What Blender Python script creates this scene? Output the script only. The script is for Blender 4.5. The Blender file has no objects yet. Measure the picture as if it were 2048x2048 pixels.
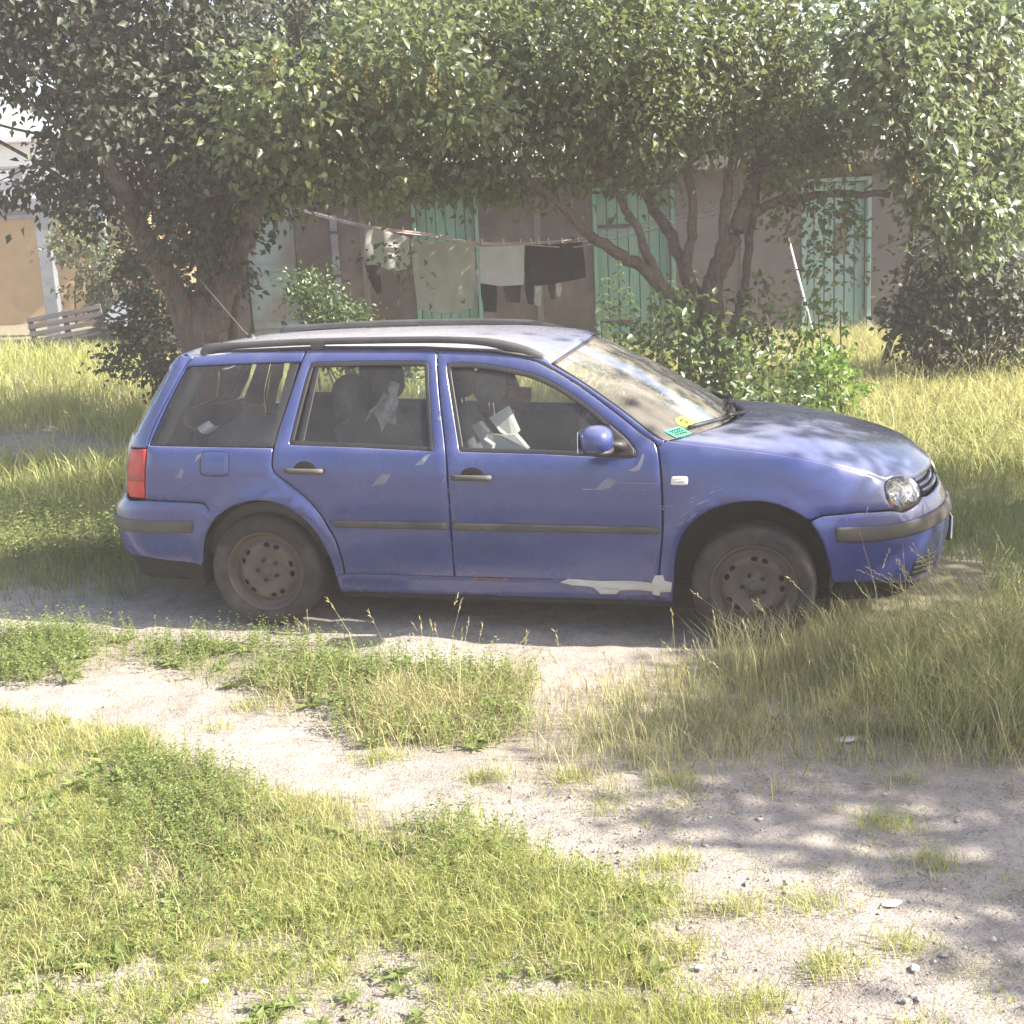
import bpy, math, random
import numpy as np
from mathutils import Vector, Matrix
from mathutils.geometry import delaunay_2d_cdt

random.seed(7)
rng = np.random.default_rng(11)
SC = bpy.context.scene
COL = SC.collection
PI = math.pi

# ------------------------------------------------------------------ camera
CAM_H = 2.018
cam_d = bpy.data.cameras.new('camera')
cam = bpy.data.objects.new('camera', cam_d)
COL.objects.link(cam)
SC.camera = cam
cam_d.sensor_width = 36.0
cam_d.lens = 46.37
cam_d.clip_start = 0.05
cam_d.clip_end = 1000.0
_p, _r = math.radians(12.36), math.radians(2.8)
_f = Vector((0, math.cos(_p), -math.sin(_p)))
_rt = Vector((1, 0, 0))
_up = _rt.cross(_f)
_rt2 = _rt * math.cos(_r) - _up * math.sin(_r)
_up2 = _up * math.cos(_r) + _rt * math.sin(_r)
cam.matrix_world = Matrix(((_rt2.x, _up2.x, -_f.x, 0), (_rt2.y, _up2.y, -_f.y, 0), (_rt2.z, _up2.z, -_f.z, CAM_H), (0, 0, 0, 1)))

# ------------------------------------------------------------------ sky, sun, exposure
SUN_EL, SUN_AZ = math.radians(38.5), math.radians(-8.8)      # azimuth from +X towards +Y
world = bpy.data.worlds.new('World')
SC.world = world
world.use_nodes = True
wn = world.node_tree
wn.nodes.clear()
wo = wn.nodes.new('ShaderNodeOutputWorld')
wb = wn.nodes.new('ShaderNodeBackground')
ws = wn.nodes.new('ShaderNodeTexSky')
ws.sky_type = 'NISHITA'
ws.sun_disc = False
ws.sun_elevation = SUN_EL
ws.sun_rotation = PI / 2 - SUN_AZ
ws.air_density = 1.0
ws.dust_density = 2.5
ws.ozone_density = 0.6
wb.inputs['Strength'].default_value = 0.105
wn.links.new(ws.outputs[0], wb.inputs[0])
wn.links.new(wb.outputs[0], wo.inputs[0])

sun_d = bpy.data.lights.new('sun', 'SUN')
sun_d.energy = 5.0
sun_d.angle = math.radians(0.55)
sun_d.color = (1.0, 0.92, 0.80)
sun = bpy.data.objects.new('sun', sun_d)
COL.objects.link(sun)
SUN_DIR = Vector((math.cos(SUN_EL) * math.cos(SUN_AZ), math.cos(SUN_EL) * math.sin(SUN_AZ), math.sin(SUN_EL)))
sun.rotation_euler = SUN_DIR.to_track_quat('Z', 'Y').to_euler()
sun.location = (30, 0, 30)

SC.view_settings.view_transform = 'Standard'
SC.view_settings.look = 'None'
SC.view_settings.exposure = 1.82
SC.view_settings.gamma = 1.0
SC.view_settings.use_curve_mapping = False
SC.render.engine = 'CYCLES'
SC.cycles.max_bounces = 8
SC.cycles.transparent_max_bounces = 24
SC.cycles.volume_bounces = 0
SC.cycles.use_denoising = True
VEIL_HAZE = 0.0043  # density of the added veil volume

# ------------------------------------------------------------------ helpers
def tag(o, label=None, cat=None, group=None, kind=None):
    if label: o['label'] = label
    if cat: o['category'] = cat
    if group: o['group'] = group
    if kind: o['kind'] = kind
    return o

def empty(name, loc=(0, 0, 0), rz=0.0):
    o = bpy.data.objects.new(name, None)
    o.empty_display_size = 0.2
    o.location = loc
    o.rotation_euler = (0, 0, rz)
    COL.objects.link(o)
    return o

def link_mesh(name, me, mat=None, parent=None, smooth=True):
    if mat is not None:
        for m in (mat if isinstance(mat, (list, tuple)) else [mat]):
            me.materials.append(m)
    if smooth and len(me.polygons):
        me.polygons.foreach_set('use_smooth', np.ones(len(me.polygons), bool))
    o = bpy.data.objects.new(name, me)
    COL.objects.link(o)
    if parent is not None: o.parent = parent
    return o

def tri_mesh(name, V, T, mat=None, parent=None, smooth=False):
    """fast mesh from vertex and triangle arrays"""
    V = np.ascontiguousarray(V, np.float32).reshape(-1, 3)
    T = np.ascontiguousarray(T, np.int32).reshape(-1, 3)
    me = bpy.data.meshes.new(name)
    me.vertices.add(len(V)); me.vertices.foreach_set('co', V.ravel())
    me.loops.add(T.size); me.loops.foreach_set('vertex_index', T.ravel())
    me.polygons.add(len(T))
    me.polygons.foreach_set('loop_start', np.arange(0, T.size, 3, dtype=np.int32))
    me.update(calc_edges=True)
    return link_mesh(name, me, mat, parent, smooth)

class MB:
    """collects simple solids; build() links them as one mesh object"""
    def __init__(s): s.v = []; s.f = []
    def add(s, V, Fc):
        n = len(s.v); s.v += [tuple(map(float, p)) for p in V]; s.f += [tuple(i + n for i in f) for f in Fc]
        return s
    def box(s, c, d, rot=None, bev=0.0):
        c = Vector(c); hx, hy, hz = d[0] / 2, d[1] / 2, d[2] / 2
        b = min(bev, hx * .9, hy * .9, hz * .9)
        if b <= 0:
            V = [Vector((x, y, z)) for x in (-hx, hx) for y in (-hy, hy) for z in (-hz, hz)]
            Fc = [(0, 1, 3, 2), (4, 6, 7, 5), (0, 4, 5, 1), (2, 3, 7, 6), (0, 2, 6, 4), (1, 5, 7, 3)]
        else:                                   # chamfered box
            V = []; idx = {}
            for sx in (-1, 1):
                for sy in (-1, 1):
                    for sz in (-1, 1):
                        for k, p in enumerate(((hx, hy - b, hz - b), (hx - b, hy, hz - b), (hx - b, hy - b, hz))):
                            idx[(sx, sy, sz, k)] = len(V); V.append(Vector((sx * p[0], sy * p[1], sz * p[2])))
            I = idx; Fc = []
            for sx in (-1, 1): Fc.append([I[(sx, -1, -1, 0)], I[(sx, 1, -1, 0)], I[(sx, 1, 1, 0)], I[(sx, -1, 1, 0)]][::sx])
            for sy in (-1, 1): Fc.append([I[(-1, sy, -1, 1)], I[(-1, sy, 1, 1)], I[(1, sy, 1, 1)], I[(1, sy, -1, 1)]][::sy])
            for sz in (-1, 1): Fc.append([I[(-1, -1, sz, 2)], I[(1, -1, sz, 2)], I[(1, 1, sz, 2)], I[(-1, 1, sz, 2)]][::sz])
            for sx in (-1, 1):
                for sy in (-1, 1): Fc.append([I[(sx, sy, -1, 0)], I[(sx, sy, -1, 1)], I[(sx, sy, 1, 1)], I[(sx, sy, 1, 0)]][::sx * sy])
                for sz in (-1, 1): Fc.append([I[(sx, -1, sz, 0)], I[(sx, 1, sz, 0)], I[(sx, 1, sz, 2)], I[(sx, -1, sz, 2)]][::sx * sz])
            for sy in (-1, 1):
                for sz in (-1, 1): Fc.append([I[(-1, sy, sz, 1)], I[(-1, sy, sz, 2)], I[(1, sy, sz, 2)], I[(1, sy, sz, 1)]][::sy * sz])
            for sx in (-1, 1):
                for sy in (-1, 1):
                    for sz in (-1, 1): Fc.append([I[(sx, sy, sz, 0)], I[(sx, sy, sz, 1)], I[(sx, sy, sz, 2)]][::sx * sy * sz])
        if rot is not None:
            R = rot.to_matrix() if hasattr(rot, 'to_matrix') else rot
            V = [R @ v for v in V]
        return s.add([v + c for v in V], Fc)
    def tube(s, P, rad, n=8, cap=True, sq=1.0, jit=0.0):
        P = [Vector(p) for p in P]; k = len(P)
        rad = [rad] * k if not hasattr(rad, '__len__') else rad
        V = []; Fc = []; ref = Vector((0.31, 0.17, 0.93))
        for i, p in enumerate(P):
            t = (P[min(i + 1, k - 1)] - P[max(i - 1, 0)]).normalized()
            a = t.cross(ref)
            if a.length < .2: a = t.cross(Vector((1, 0, 0)))
            a.normalize(); b = t.cross(a)
            for j in range(n):
                w = 2 * PI * j / n
                q = rad[i] * (1 + (random.uniform(-jit, jit) if jit else 0))
                V.append(p + a * (q * math.cos(w)) + b * (q * sq * math.sin(w)))
        for i in range(k - 1):
            for j in range(n):
                Fc.append((i * n + j, i * n + (j + 1) % n, (i + 1) * n + (j + 1) % n, (i + 1) * n + j))
        if cap:
            Fc.append(tuple(range(n))[::-1]); Fc.append(tuple((k - 1) * n + j for j in range(n)))
        return s.add(V, Fc)
    def lathe(s, prof, n=48, M4=None, close=False):
        """profile (radius, height) turned about local Z"""
        V = []; Fc = []; k = len(prof)
        for r, h in prof:
            for j in range(n):
                w = 2 * PI * j / n; V.append(Vector((r * math.cos(w), r * math.sin(w), h)))
        for i in range(k - (0 if close else 1)):
            for j in range(n):
                a, b = i, (i + 1) % k
                Fc.append((a * n + j, a * n + (j + 1) % n, b * n + (j + 1) % n, b * n + j))
        if M4 is not None: V = [M4 @ v for v in V]
        return s.add(V, Fc)
    def grid(s, P):
        """P: rows x cols of points"""
        r, c = len(P), len(P[0])
        return s.add([p for row in P for p in row], [(i * c + j, i * c + j + 1, (i + 1) * c + j + 1, (i + 1) * c + j) for i in range(r - 1) for j in range(c - 1)])
    def ellipsoid(s, c, r, n=14, m=9, pw=1.0):
        V = []; Fc = []
        sg = lambda a: math.copysign(abs(a) ** pw, a)
        for i in range(m + 1):
            t = PI * i / m
            for j in range(n):
                w = 2 * PI * j / n
                V.append((c[0] + r[0] * sg(math.sin(t)) * sg(math.cos(w)), c[1] + r[1] * sg(math.sin(t)) * sg(math.sin(w)), c[2] + r[2] * sg(math.cos(t))))
        for i in range(m):
            for j in range(n): Fc.append((i * n + j, (i + 1) * n + j, (i + 1) * n + (j + 1) % n, i * n + (j + 1) % n))
        return s.add(V, Fc)
    def build(s, name, mat=None, parent=None, smooth=False):
        me = bpy.data.meshes.new(name)
        me.from_pydata(s.v, [], s.f); me.update()
        return link_mesh(name, me, mat, parent, smooth)

def catmull(P, n=6):
    P = [np.asarray(p, float) for p in P]; out = []
    for i in range(len(P) - 1):
        a, b, c, d = P[max(i - 1, 0)], P[i], P[i + 1], P[min(i + 2, len(P) - 1)]
        for k in range(n):
            t = k / n
            out.append(.5 * (2 * b + (c - a) * t + (2 * a - 5 * b + 4 * c - d) * t * t + (3 * b - a - 3 * c + d) * t ** 3))
    out.append(P[-1])
    return [tuple(p) for p in out]

def resample(P, step):
    out = []
    P = [np.asarray(p, float) for p in P]
    for i, a in enumerate(P):
        b = P[(i + 1) % len(P)]
        L = np.linalg.norm(b - a)
        if L < 1e-5: continue
        k = max(1, int(math.ceil(L / step)))
        for j in range(k): out.append(a + (b - a) * j / k)
    return np.array(out)

def inside(Q, poly):
    x, y = Q[:, 0], Q[:, 1]; c = np.zeros(len(Q), bool); n = len(poly)
    for i in range(n):
        x1, y1 = poly[i]; x2, y2 = poly[(i + 1) % n]
        m = (y1 > y) != (y2 > y)
        if y2 != y1: c ^= m & (x < (x2 - x1) * (y - y1) / (y2 - y1) + x1)
    return c

def poly_dist(Q, poly):
    d = np.full(len(Q), 1e9)
    for i in range(len(poly)):
        a = poly[i]; b = poly[(i + 1) % len(poly)]; ab = b - a
        t = np.clip(((Q - a) @ ab) / max(ab @ ab, 1e-12), 0, 1)
        d = np.minimum(d, np.linalg.norm(Q - a - t[:, None] * ab, axis=1))
    return d

def inset(poly, e):
    n = len(poly); out = np.zeros_like(poly)
    for i in range(n):
        p, q, r = poly[i - 1], poly[i], poly[(i + 1) % n]
        d1 = (q - p) / (np.linalg.norm(q - p) + 1e-9); d2 = (r - q) / (np.linalg.norm(r - q) + 1e-9)
        m = np.array([-(d1 + d2)[1], (d1 + d2)[0]]); L = np.linalg.norm(m)
        m = m / L if L > 1e-6 else np.array([-d1[1], d1[0]])
        cs = max(.5, float(m @ np.array([-d1[1], d1[0]])))
        out[i] = q + m * e / cs
    return out

def area(P): return .5 * np.sum(P[:, 0] * np.roll(P[:, 1], -1) - np.roll(P[:, 0], -1) * P[:, 1])

def panel(name, outline, mp, mat=None, parent=None, holes=(), step=.05, off=0.0, skirt=.012, rnd=.003, ins=.006, mirror=False, side=1, bstep=.03):
    """a sheet cut to an outline in surface coordinates, with rounded edges and returned flanges; mp(P, off) gives points in space"""
    loops = []
    for k, L in enumerate([outline] + list(holes)):
        A = resample(L, bstep)
        if (area(A) < 0) == (k == 0): A = A[::-1]
        loops.append(A)
    pts = []; offs = []; cons = []
    for A in loops:
        n0 = len(pts)
        pts += list(A); offs += [off - rnd] * len(A)
        cons += [(n0 + i, n0 + (i + 1) % len(A)) for i in range(len(A))]
    nb = len(pts)
    for A in loops:
        if ins > 0:
            B = inset(A, ins)
            ok = inside(B, loops[0])
            for h in loops[1:]: ok &= ~inside(B, h)
            ok &= np.min([poly_dist(B, l) for l in loops], axis=0) > ins * .6
            pts += list(B[ok]); offs += [off] * int(ok.sum())
    lo, hi = loops[0].min(0), loops[0].max(0)
    gx = np.arange(lo[0] + step / 2, hi[0], step); gy = np.arange(lo[1] + step / 2, hi[1], step)
    if len(gx) and len(gy):
        G = np.stack(np.meshgrid(gx, gy), -1).reshape(-1, 2)
        ok = inside(G, loops[0])
        for h in loops[1:]: ok &= ~inside(G, h)
        G = G[ok]
        if len(G):
            G = G[np.min([poly_dist(G, l) for l in loops], axis=0) > max(step * .4, ins * 1.5)]
            pts += list(G); offs += [off] * len(G)
    vs, es, fs, ov, _, _ = delaunay_2d_cdt([Vector((float(p[0]), float(p[1]))) for p in pts], cons, [], 0, 1e-6)
    Q = np.array([(v.x, v.y) for v in vs])
    of = np.array([offs[o[0]] if len(o) else off - rnd for o in ov])
    remap = {}
    for i, o in enumerate(ov):
        for k in o: remap[k] = i
    T = np.array([f for f in fs if len(f) == 3])
    c = Q[T].mean(1)
    ok = inside(c, loops[0])
    for h in loops[1:]: ok &= ~inside(c, h)
    T = T[ok]
    X = mp(Q, of)
    faces = [list(t) for t in T]; V = list(X)
    if skirt > 0:
        n0 = 0
        for A in loops:
            ids = [remap[n0 + i] for i in range(len(A))]
            S = mp(Q[ids], np.full(len(ids), off - skirt))
            b0 = len(V); V += list(S)
            m = len(ids)
            for i in range(m): faces.append([ids[i], b0 + i, b0 + (i + 1) % m, ids[(i + 1) % m]])
            n0 += len(A)
    V = np.array(V)
    # orient: front faces look along +off
    t = T[len(T) // 2]
    nrm = np.cross(V[t[1]] - V[t[0]], V[t[2]] - V[t[0]])
    dv = mp(Q[t[:1]], np.array([off + .01]))[0] - mp(Q[t[:1]], np.array([off]))[0]
    if nrm @ dv < 0: faces = [f[::-1] for f in faces]
    if side < 0: V = V * np.array([1, -1, 1]); faces = [f[::-1] for f in faces]
    if mirror:
        n = len(V); V = np.vstack([V, V * np.array([1, -1, 1])]); faces = faces + [[i + n for i in f[::-1]] for f in faces]
    me = bpy.data.meshes.new(name)
    me.from_pydata([tuple(p) for p in V], [], faces); me.update()
    return link_mesh(name, me, mat, parent, True)

# ------------------------------------------------------------------ materials
def new_mat(name):
    m = bpy.data.materials.new(name); m.use_nodes = True
    nt = m.node_tree; b = nt.nodes['Principled BSDF']
    return m, nt, b

def N(nt, typ, **kw):
    n = nt.nodes.new(typ)
    for k, v in kw.items():
        if k in n.inputs: n.inputs[k].default_value = v
        else: setattr(n, k, v)
    return n

def noise(nt, scale, detail=4, rough=.55, coord='Object', vec=None):
    tc = N(nt, 'ShaderNodeTexCoord')
    t = N(nt, 'ShaderNodeTexNoise'); t.inputs['Scale'].default_value = scale; t.inputs['Detail'].default_value = detail; t.inputs['Roughness'].default_value = rough
    if vec is not None:
        mpn = N(nt, 'ShaderNodeMapping'); mpn.inputs['Scale'].default_value = vec
        nt.links.new(tc.outputs[coord], mpn.inputs[0]); nt.links.new(mpn.outputs[0], t.inputs['Vector'])
    else: nt.links.new(tc.outputs[coord], t.inputs['Vector'])
    return t.outputs['Fac']

def ramp(nt, src, stops):
    r = N(nt, 'ShaderNodeValToRGB'); el = r.color_ramp.elements
    while len(el) < len(stops): el.new(.5)
    for e, (p, c) in zip(el, stops):
        e.position = p; e.color = (*c, 1) if len(c) == 3 else c
    nt.links.new(src, r.inputs[0])
    return r.outputs[0]

def mix(nt, a, b, fac):
    m = N(nt, 'ShaderNodeMix', data_type='RGBA')
    for s, i in ((a, 6), (b, 7)):
        if hasattr(s, 'links'): nt.links.new(s, m.inputs[i])
        else: m.inputs[i].default_value = (*s, 1)
    if hasattr(fac, 'links'): nt.links.new(fac, m.inputs[0])
    else: m.inputs[0].default_value = fac
    return m.outputs[2]

def bump(nt, b, src, strength=.3, dist=.01):
    n = N(nt, 'ShaderNodeBump'); n.inputs['Strength'].default_value = strength; n.inputs['Distance'].default_value = dist
    nt.links.new(src, n.inputs['Height']); nt.links.new(n.outputs[0], b.inputs['Normal'])

def simple(name, col, rough=.6, metal=0.0, var=.25, scale=6.0, bmp=0.0, bscale=40.0, dirt=None, dirtamt=.5, dscale=2.5, vec=None, spec=None):
    """colour with noise variation, optional dirt blotches and fine bump"""
    m, nt, b = new_mat(name)
    d = tuple(c * (1 - var) for c in col); l = tuple(min(1, c * (1 + var)) for c in col)
    c = ramp(nt, noise(nt, scale, vec=vec), [(.3, d), (.7, l)])
    if dirt is not None:
        f = ramp(nt, noise(nt, dscale, 6, .65), [(.45, (0, 0, 0)), (.72, (dirtamt,) * 3)])
        c = mix(nt, c, dirt, f)
    nt.links.new(c, b.inputs['Base Color'])
    b.inputs['Roughness'].default_value = rough; b.inputs['Metallic'].default_value = metal
    if spec is not None: b.inputs['Specular IOR Level'].default_value = spec
    if bmp: bump(nt, b, noise(nt, bscale, 5, .6), bmp, .01)
    return m

def leaf_mat(name, cols, rough=.42, trans=.35, tcol=(.16, .26, .04), spec=.5):
    """leaf or blade: one colour for each blade, light shining through"""
    m, nt, b = new_mat(name)
    g = N(nt, 'ShaderNodeNewGeometry')
    k = len(cols)
    c = ramp(nt, g.outputs['Random Per Island'], [(i / max(1, k - 1), q) for i, q in enumerate(cols)])
    nt.links.new(c, b.inputs['Base Color']); b.inputs['Roughness'].default_value = rough
    b.inputs['Specular IOR Level'].default_value = spec
    t = N(nt, 'ShaderNodeBsdfTranslucent')
    nt.links.new(mix(nt, c, tcol, .5), t.inputs[0])
    ms = N(nt, 'ShaderNodeMixShader'); ms.inputs[0].default_value = trans
    out = nt.nodes['Material Output']
    nt.links.new(b.outputs[0], ms.inputs[1]); nt.links.new(t.outputs[0], ms.inputs[2]); nt.links.new(ms.outputs[0], out.inputs[0])
    return m

def glass_mat(name, tint=(.8, .86, .84), dust=.08, dustcol=(.45, .43, .38), dscale=3.0, streak=None, ior=1.5):
    m, nt, b = new_mat(name)
    nt.nodes.remove(b)
    out = nt.nodes['Material Output']
    tr = N(nt, 'ShaderNodeBsdfTransparent'); tr.inputs[0].default_value = (*tint, 1)
    gl = N(nt, 'ShaderNodeBsdfGlossy'); gl.inputs['Roughness'].default_value = .03
    fr = N(nt, 'ShaderNodeFresnel'); fr.inputs[0].default_value = ior
    m1 = N(nt, 'ShaderNodeMixShader')
    nt.links.new(fr.outputs[0], m1.inputs[0]); nt.links.new(tr.outputs[0], m1.inputs[1]); nt.links.new(gl.outputs[0], m1.inputs[2])
    df = N(nt, 'ShaderNodeBsdfDiffuse'); df.inputs[0].default_value = (*dustcol, 1)
    m2 = N(nt, 'ShaderNodeMixShader')
    f = ramp(nt, noise(nt, dscale, 6, .6, vec=streak), [(.35, (dust * .55,) * 3), (.7, (dust * 1.35,) * 3)])
    nt.links.new(f, m2.inputs[0]); nt.links.new(m1.outputs[0], m2.inputs[1]); nt.links.new(df.outputs[0], m2.inputs[2])
    nt.links.new(m2.outputs[0], out.inputs[0])
    return m
# ------------------------------------------------------------------ GROUND
def ss(t): t = np.clip(t, 0, 1); return t * t * (3 - 2 * t)
def gz(x, y):
    """height of the ground"""
    x = np.asarray(x, float); y = np.asarray(y, float)
    z = -.0265 * np.clip(x + 1.1, -2, 4) * (1 - .7 * ss((y - 9) / 4))
    z = z + .022 * np.clip(y - 9.5, 0, 12) + .32 * ss((-x - 3) / 3) * ss((y - 12) / 6)
    z = z + .010 * np.sin(1.7 * x + .6 * y) * np.sin(1.1 * y - .5 * x + 1) + .006 * np.sin(4.1 * x - 2.2 * y) * np.sin(3.3 * y + 1.2 * x)
    # ruts of the track in front of the car
    z = z - .020 * np.exp(-((y - 5.15 + .16 * (x + .5)) / .16) ** 2) * ss((x + 4) / 2) * ss((1.2 - x) / 1.5)
    z = z - .014 * np.exp(-((y - 6.45 + .2126 * (x + 1.1)) / .22) ** 2) * ss((2.2 - x) / 1)
    return z

# places where grass grows, as outlines on the ground
FG_GRASS = [(-2.6, 5.60), (-2.03, 5.38), (-1.69, 5.17), (-1.35, 4.87), (-1.13, 4.65), (-.9, 4.49), (-.63, 4.41), (-.46, 4.28), (-.27, 4.32), (-.08, 4.14), (.05, 3.96), (.22, 3.84), (.43, 3.76), (.5, 3.66), (.25, 3.56), (.32, 3.42), (.35, 3.23), (.18, 3.3), (-.07, 3.44), (-.53, 3.49), (-.75, 3.55), (-1.12, 3.49), (-1.22, 3.38), (-1.9, 3.35), (-2.6, 3.6)]
FG_BOTTOM = [(-.36, 2.6), (-.29, 3.03), (-.1, 3.19), (.17, 3.2), (.47, 3.16), (.61, 2.96), (.6, 2.6)]
FG_LOW = [(-2.2, 3.40), (-1.12, 3.50), (-.65, 3.5), (-.07, 3.45), (.24, 3.29), (-.1, 3.16), (-.63, 3.10), (-1.9, 3.05)]
WEED_L = [(-3.4, 6.85), (-2.93, 6.70), (-2.2, 6.62), (-1.81, 6.46), (-1.39, 6.27), (-.97, 6.32), (-.68, 6.17), (-.52, 5.94), (-.77, 5.72), (-1.08, 5.63), (-1.54, 5.88), (-1.89, 6.08), (-2.09, 5.93), (-2.57, 5.90), (-3.4, 6.0)]
WEED_M = [(-1.1, 5.75), (-.79, 5.88), (-.33, 5.91), (-.02, 5.73), (.06, 5.39), (-.05, 5.01), (-.29, 4.93), (-.58, 5.02), (-.86, 5.28)]
DRY_R = [(.03, 5.16), (.3, 5.36), (.67, 5.70), (.87, 5.93), (1.13, 6.04), (1.48, 6.04), (1.9, 6.20), (3.2, 6.5), (2.6, 4.7), (1.96, 4.6), (1.6, 4.65), (1.26, 4.79), (.88, 4.79), (.48, 4.74), (.1, 4.69)]
TALL = [(1.48, 5.85), (1.85, 6.15), (3.0, 6.5), (2.3, 4.75), (1.65, 4.85), (1.46, 5.2)]
CAR_FOOT = [(-2.25, 6.90), (2.35, 5.92), (2.75, 7.55), (-1.9, 8.55)]
DIRT_L = [(-7.2, 13.6), (-4.39, 13.6), (-3.4, 12.6), (-2.9, 11.5), (-4.94, 11.9), (-7.2, 12.2)]
def blurpoly(X, poly, w):
    P = np.asarray(poly, float); d = poly_dist(X, P)
    return np.clip(.5 + np.where(inside(X, P), d, -d) / (2 * w), 0, 1)
def vnoise(X, s, seed=0):
    """cheap smooth value noise on the plane"""
    r = np.random.default_rng(seed); T = r.random((64, 64))
    p = np.asarray(X) * s + 1000; i = np.floor(p).astype(int); f = p - i; f = f * f * (3 - 2 * f)
    a, b = i[:, 0] % 64, i[:, 1] % 64; a1, b1 = (a + 1) % 64, (b + 1) % 64
    return (T[a, b] * (1 - f[:, 0]) + T[a1, b] * f[:, 0]) * (1 - f[:, 1]) + (T[a, b1] * (1 - f[:, 0]) + T[a1, b1] * f[:, 0]) * f[:, 1]

def ground_mat():
    m, nt, b = new_mat('sandy_dirt')
    c = ramp(nt, noise(nt, 1.1, 6, .6), [(.3, (.30, .262, .232)), (.55, (.385, .342, .305)), (.75, (.45, .41, .37))])
    c = mix(nt, c, (.155, .132, .115), ramp(nt, noise(nt, 9, 8, .78), [(.46, (0, 0, 0)), (.70, (.7,) * 3)]))
    c = mix(nt, c, (.52, .50, .46), ramp(nt, noise(nt, 55, 3, .6), [(.62, (0, 0, 0)), (.72, (.55,) * 3)]))
    c = mix(nt, c, (.11, .09, .07), ramp(nt, noise(nt, 80, 3, .6), [(.56, (0, 0, 0)), (.70, (.75,) * 3)]))
    at = N(nt, 'ShaderNodeAttribute', attribute_name='turf')
    tm = N(nt, 'ShaderNodeMath', operation='MULTIPLY'); nt.links.new(at.outputs['Fac'], tm.inputs[0])
    nt.links.new(ramp(nt, noise(nt, 14, 6, .7), [(.25, (.5,) * 3), (.6, (1, 1, 1))]), tm.inputs[1])
    c = mix(nt, c, ramp(nt, noise(nt, 20, 5, .6), [(.3, (.15, .135, .07)), (.7, (.24, .215, .12))]), tm.outputs[0])
    nt.links.new(c, b.inputs['Base Color']); b.inputs['Roughness'].default_value = .95; b.inputs['Specular IOR Level'].default_value = .15
    h = N(nt, 'ShaderNodeMath', operation='ADD')
    nt.links.new(noise(nt, 26, 8, .7), h.inputs[0]); nt.links.new(noise(nt, 120, 4, .6), h.inputs[1])
    bump(nt, b, h.outputs[0], .75, .018)
    return m
xs = np.r_[-160, -110, -70, -45, -30, -20, np.arange(-14, -4, .4), np.arange(-4, 4, .05), np.arange(4, 14, .4), 14, 20, 30, 45, 70, 110, 160]
ys = np.r_[-60, -25, -8, -2, .5, 1.5, 2.2, np.arange(2.5, 9, .05), np.arange(9, 24, .35), 24, 28, 34, 45, 60, 90, 130, 200]
GX, GY = np.meshgrid(xs, ys)
XY = np.stack([GX.ravel(), GY.ravel()], 1)
rough = np.where((np.abs(XY[:, 0]) < 4.2) & (XY[:, 1] > 2.4) & (XY[:, 1] < 9), 1, 0)
Z = gz(XY[:, 0], XY[:, 1]) + rough * (.016 * (vnoise(XY, 4.3, 1) - .5) + .012 * (vnoise(XY, 11, 2) - .5))
nx = len(xs); ii = np.arange(len(XY)).reshape(len(ys), nx)
Q = np.stack([ii[:-1, :-1], ii[:-1, 1:], ii[1:, 1:], ii[1:, :-1]], -1).reshape(-1, 4)
ground = tri_mesh('ground', np.c_[XY, Z], np.r_[Q[:, [0, 1, 2]], Q[:, [0, 2, 3]]], ground_mat(), None, True)
turf = np.zeros(len(XY))
for P_, w_, a_ in ((FG_GRASS, .10, .8), (FG_BOTTOM, .08, .8), (FG_LOW, .1, .25), (WEED_L, .1, .7), (WEED_M, .12, .6), (DRY_R, .25, .5), (TALL, .15, .7)): turf = np.maximum(turf, a_ * blurpoly(XY, P_, w_))
turf = np.maximum(turf, .85 * ss((XY[:, 1] + .2126 * XY[:, 0] - 6.75) / .5) * (1 - .7 * blurpoly(XY, DIRT_L, .5)))
a = ground.data.attributes.new('turf', 'FLOAT', 'POINT'); a.data.foreach_set('value', turf.astype(np.float32))
tag(ground, kind='structure')

# ------------------------------------------------------------------ SHED ROW
M_plaster = simple('brown_plaster', (.052, .040, .034), .9, var=.3, scale=2.2, dirt=(.15, .125, .108), dirtamt=.9, dscale=1.5, bmp=.3, bscale=60)
M_grey = simple('grey_render', (.125, .112, .108), .9, var=.25, scale=1.6, dirt=(.12, .10, .09), dirtamt=.75, dscale=1.8, bmp=.25, bscale=60)
M_gr = simple('green_door_paint', (.105, .265, .205), .62, var=.16, scale=7, dirt=(.20, .22, .18), dirtamt=.85, dscale=6, vec=(4, 1, .5))
M_gr2 = simple('pale_green_paint', (.215, .365, .345), .62, var=.12, scale=7, dirt=(.26, .25, .21), dirtamt=.8, dscale=6, vec=(4, 1, .5))
M_blue = simple('blue_grey_paint', (.20, .27, .28), .7, var=.16, scale=3, dirt=(.17, .105, .085), dirtamt=.95, dscale=1.6)
M_old = simple('weathered_wood', (.115, .10, .09), .85, var=.35, scale=6, vec=(6, 6, .6), bmp=.3, bscale=60)
M_bluep = simple('blue_grey_metal', (.17, .19, .25), .5, var=.25, dirt=(.16, .11, .08), dirtamt=.6, dscale=8)
M_felt = simple('roof_felt', (.06, .055, .052), .9, var=.3, scale=3)
M_iron = simple('old_iron', (.05, .042, .038), .7, .2, var=.3)
WY = 19.0
shed = empty('shed_row', (1.5, WY, .2))
tag(shed, 'low row of brown rendered sheds with green plank doors behind the trees', 'shed')
def loc(c): return (c[0] - 1.5, c[1] - WY, c[2] - .2)
def sbox(name, c, d, mat, par=None, bev=0.0, rot=None):
    return MB().box(loc(c), d, rot, bev).build(name, mat, par or shed)
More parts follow.
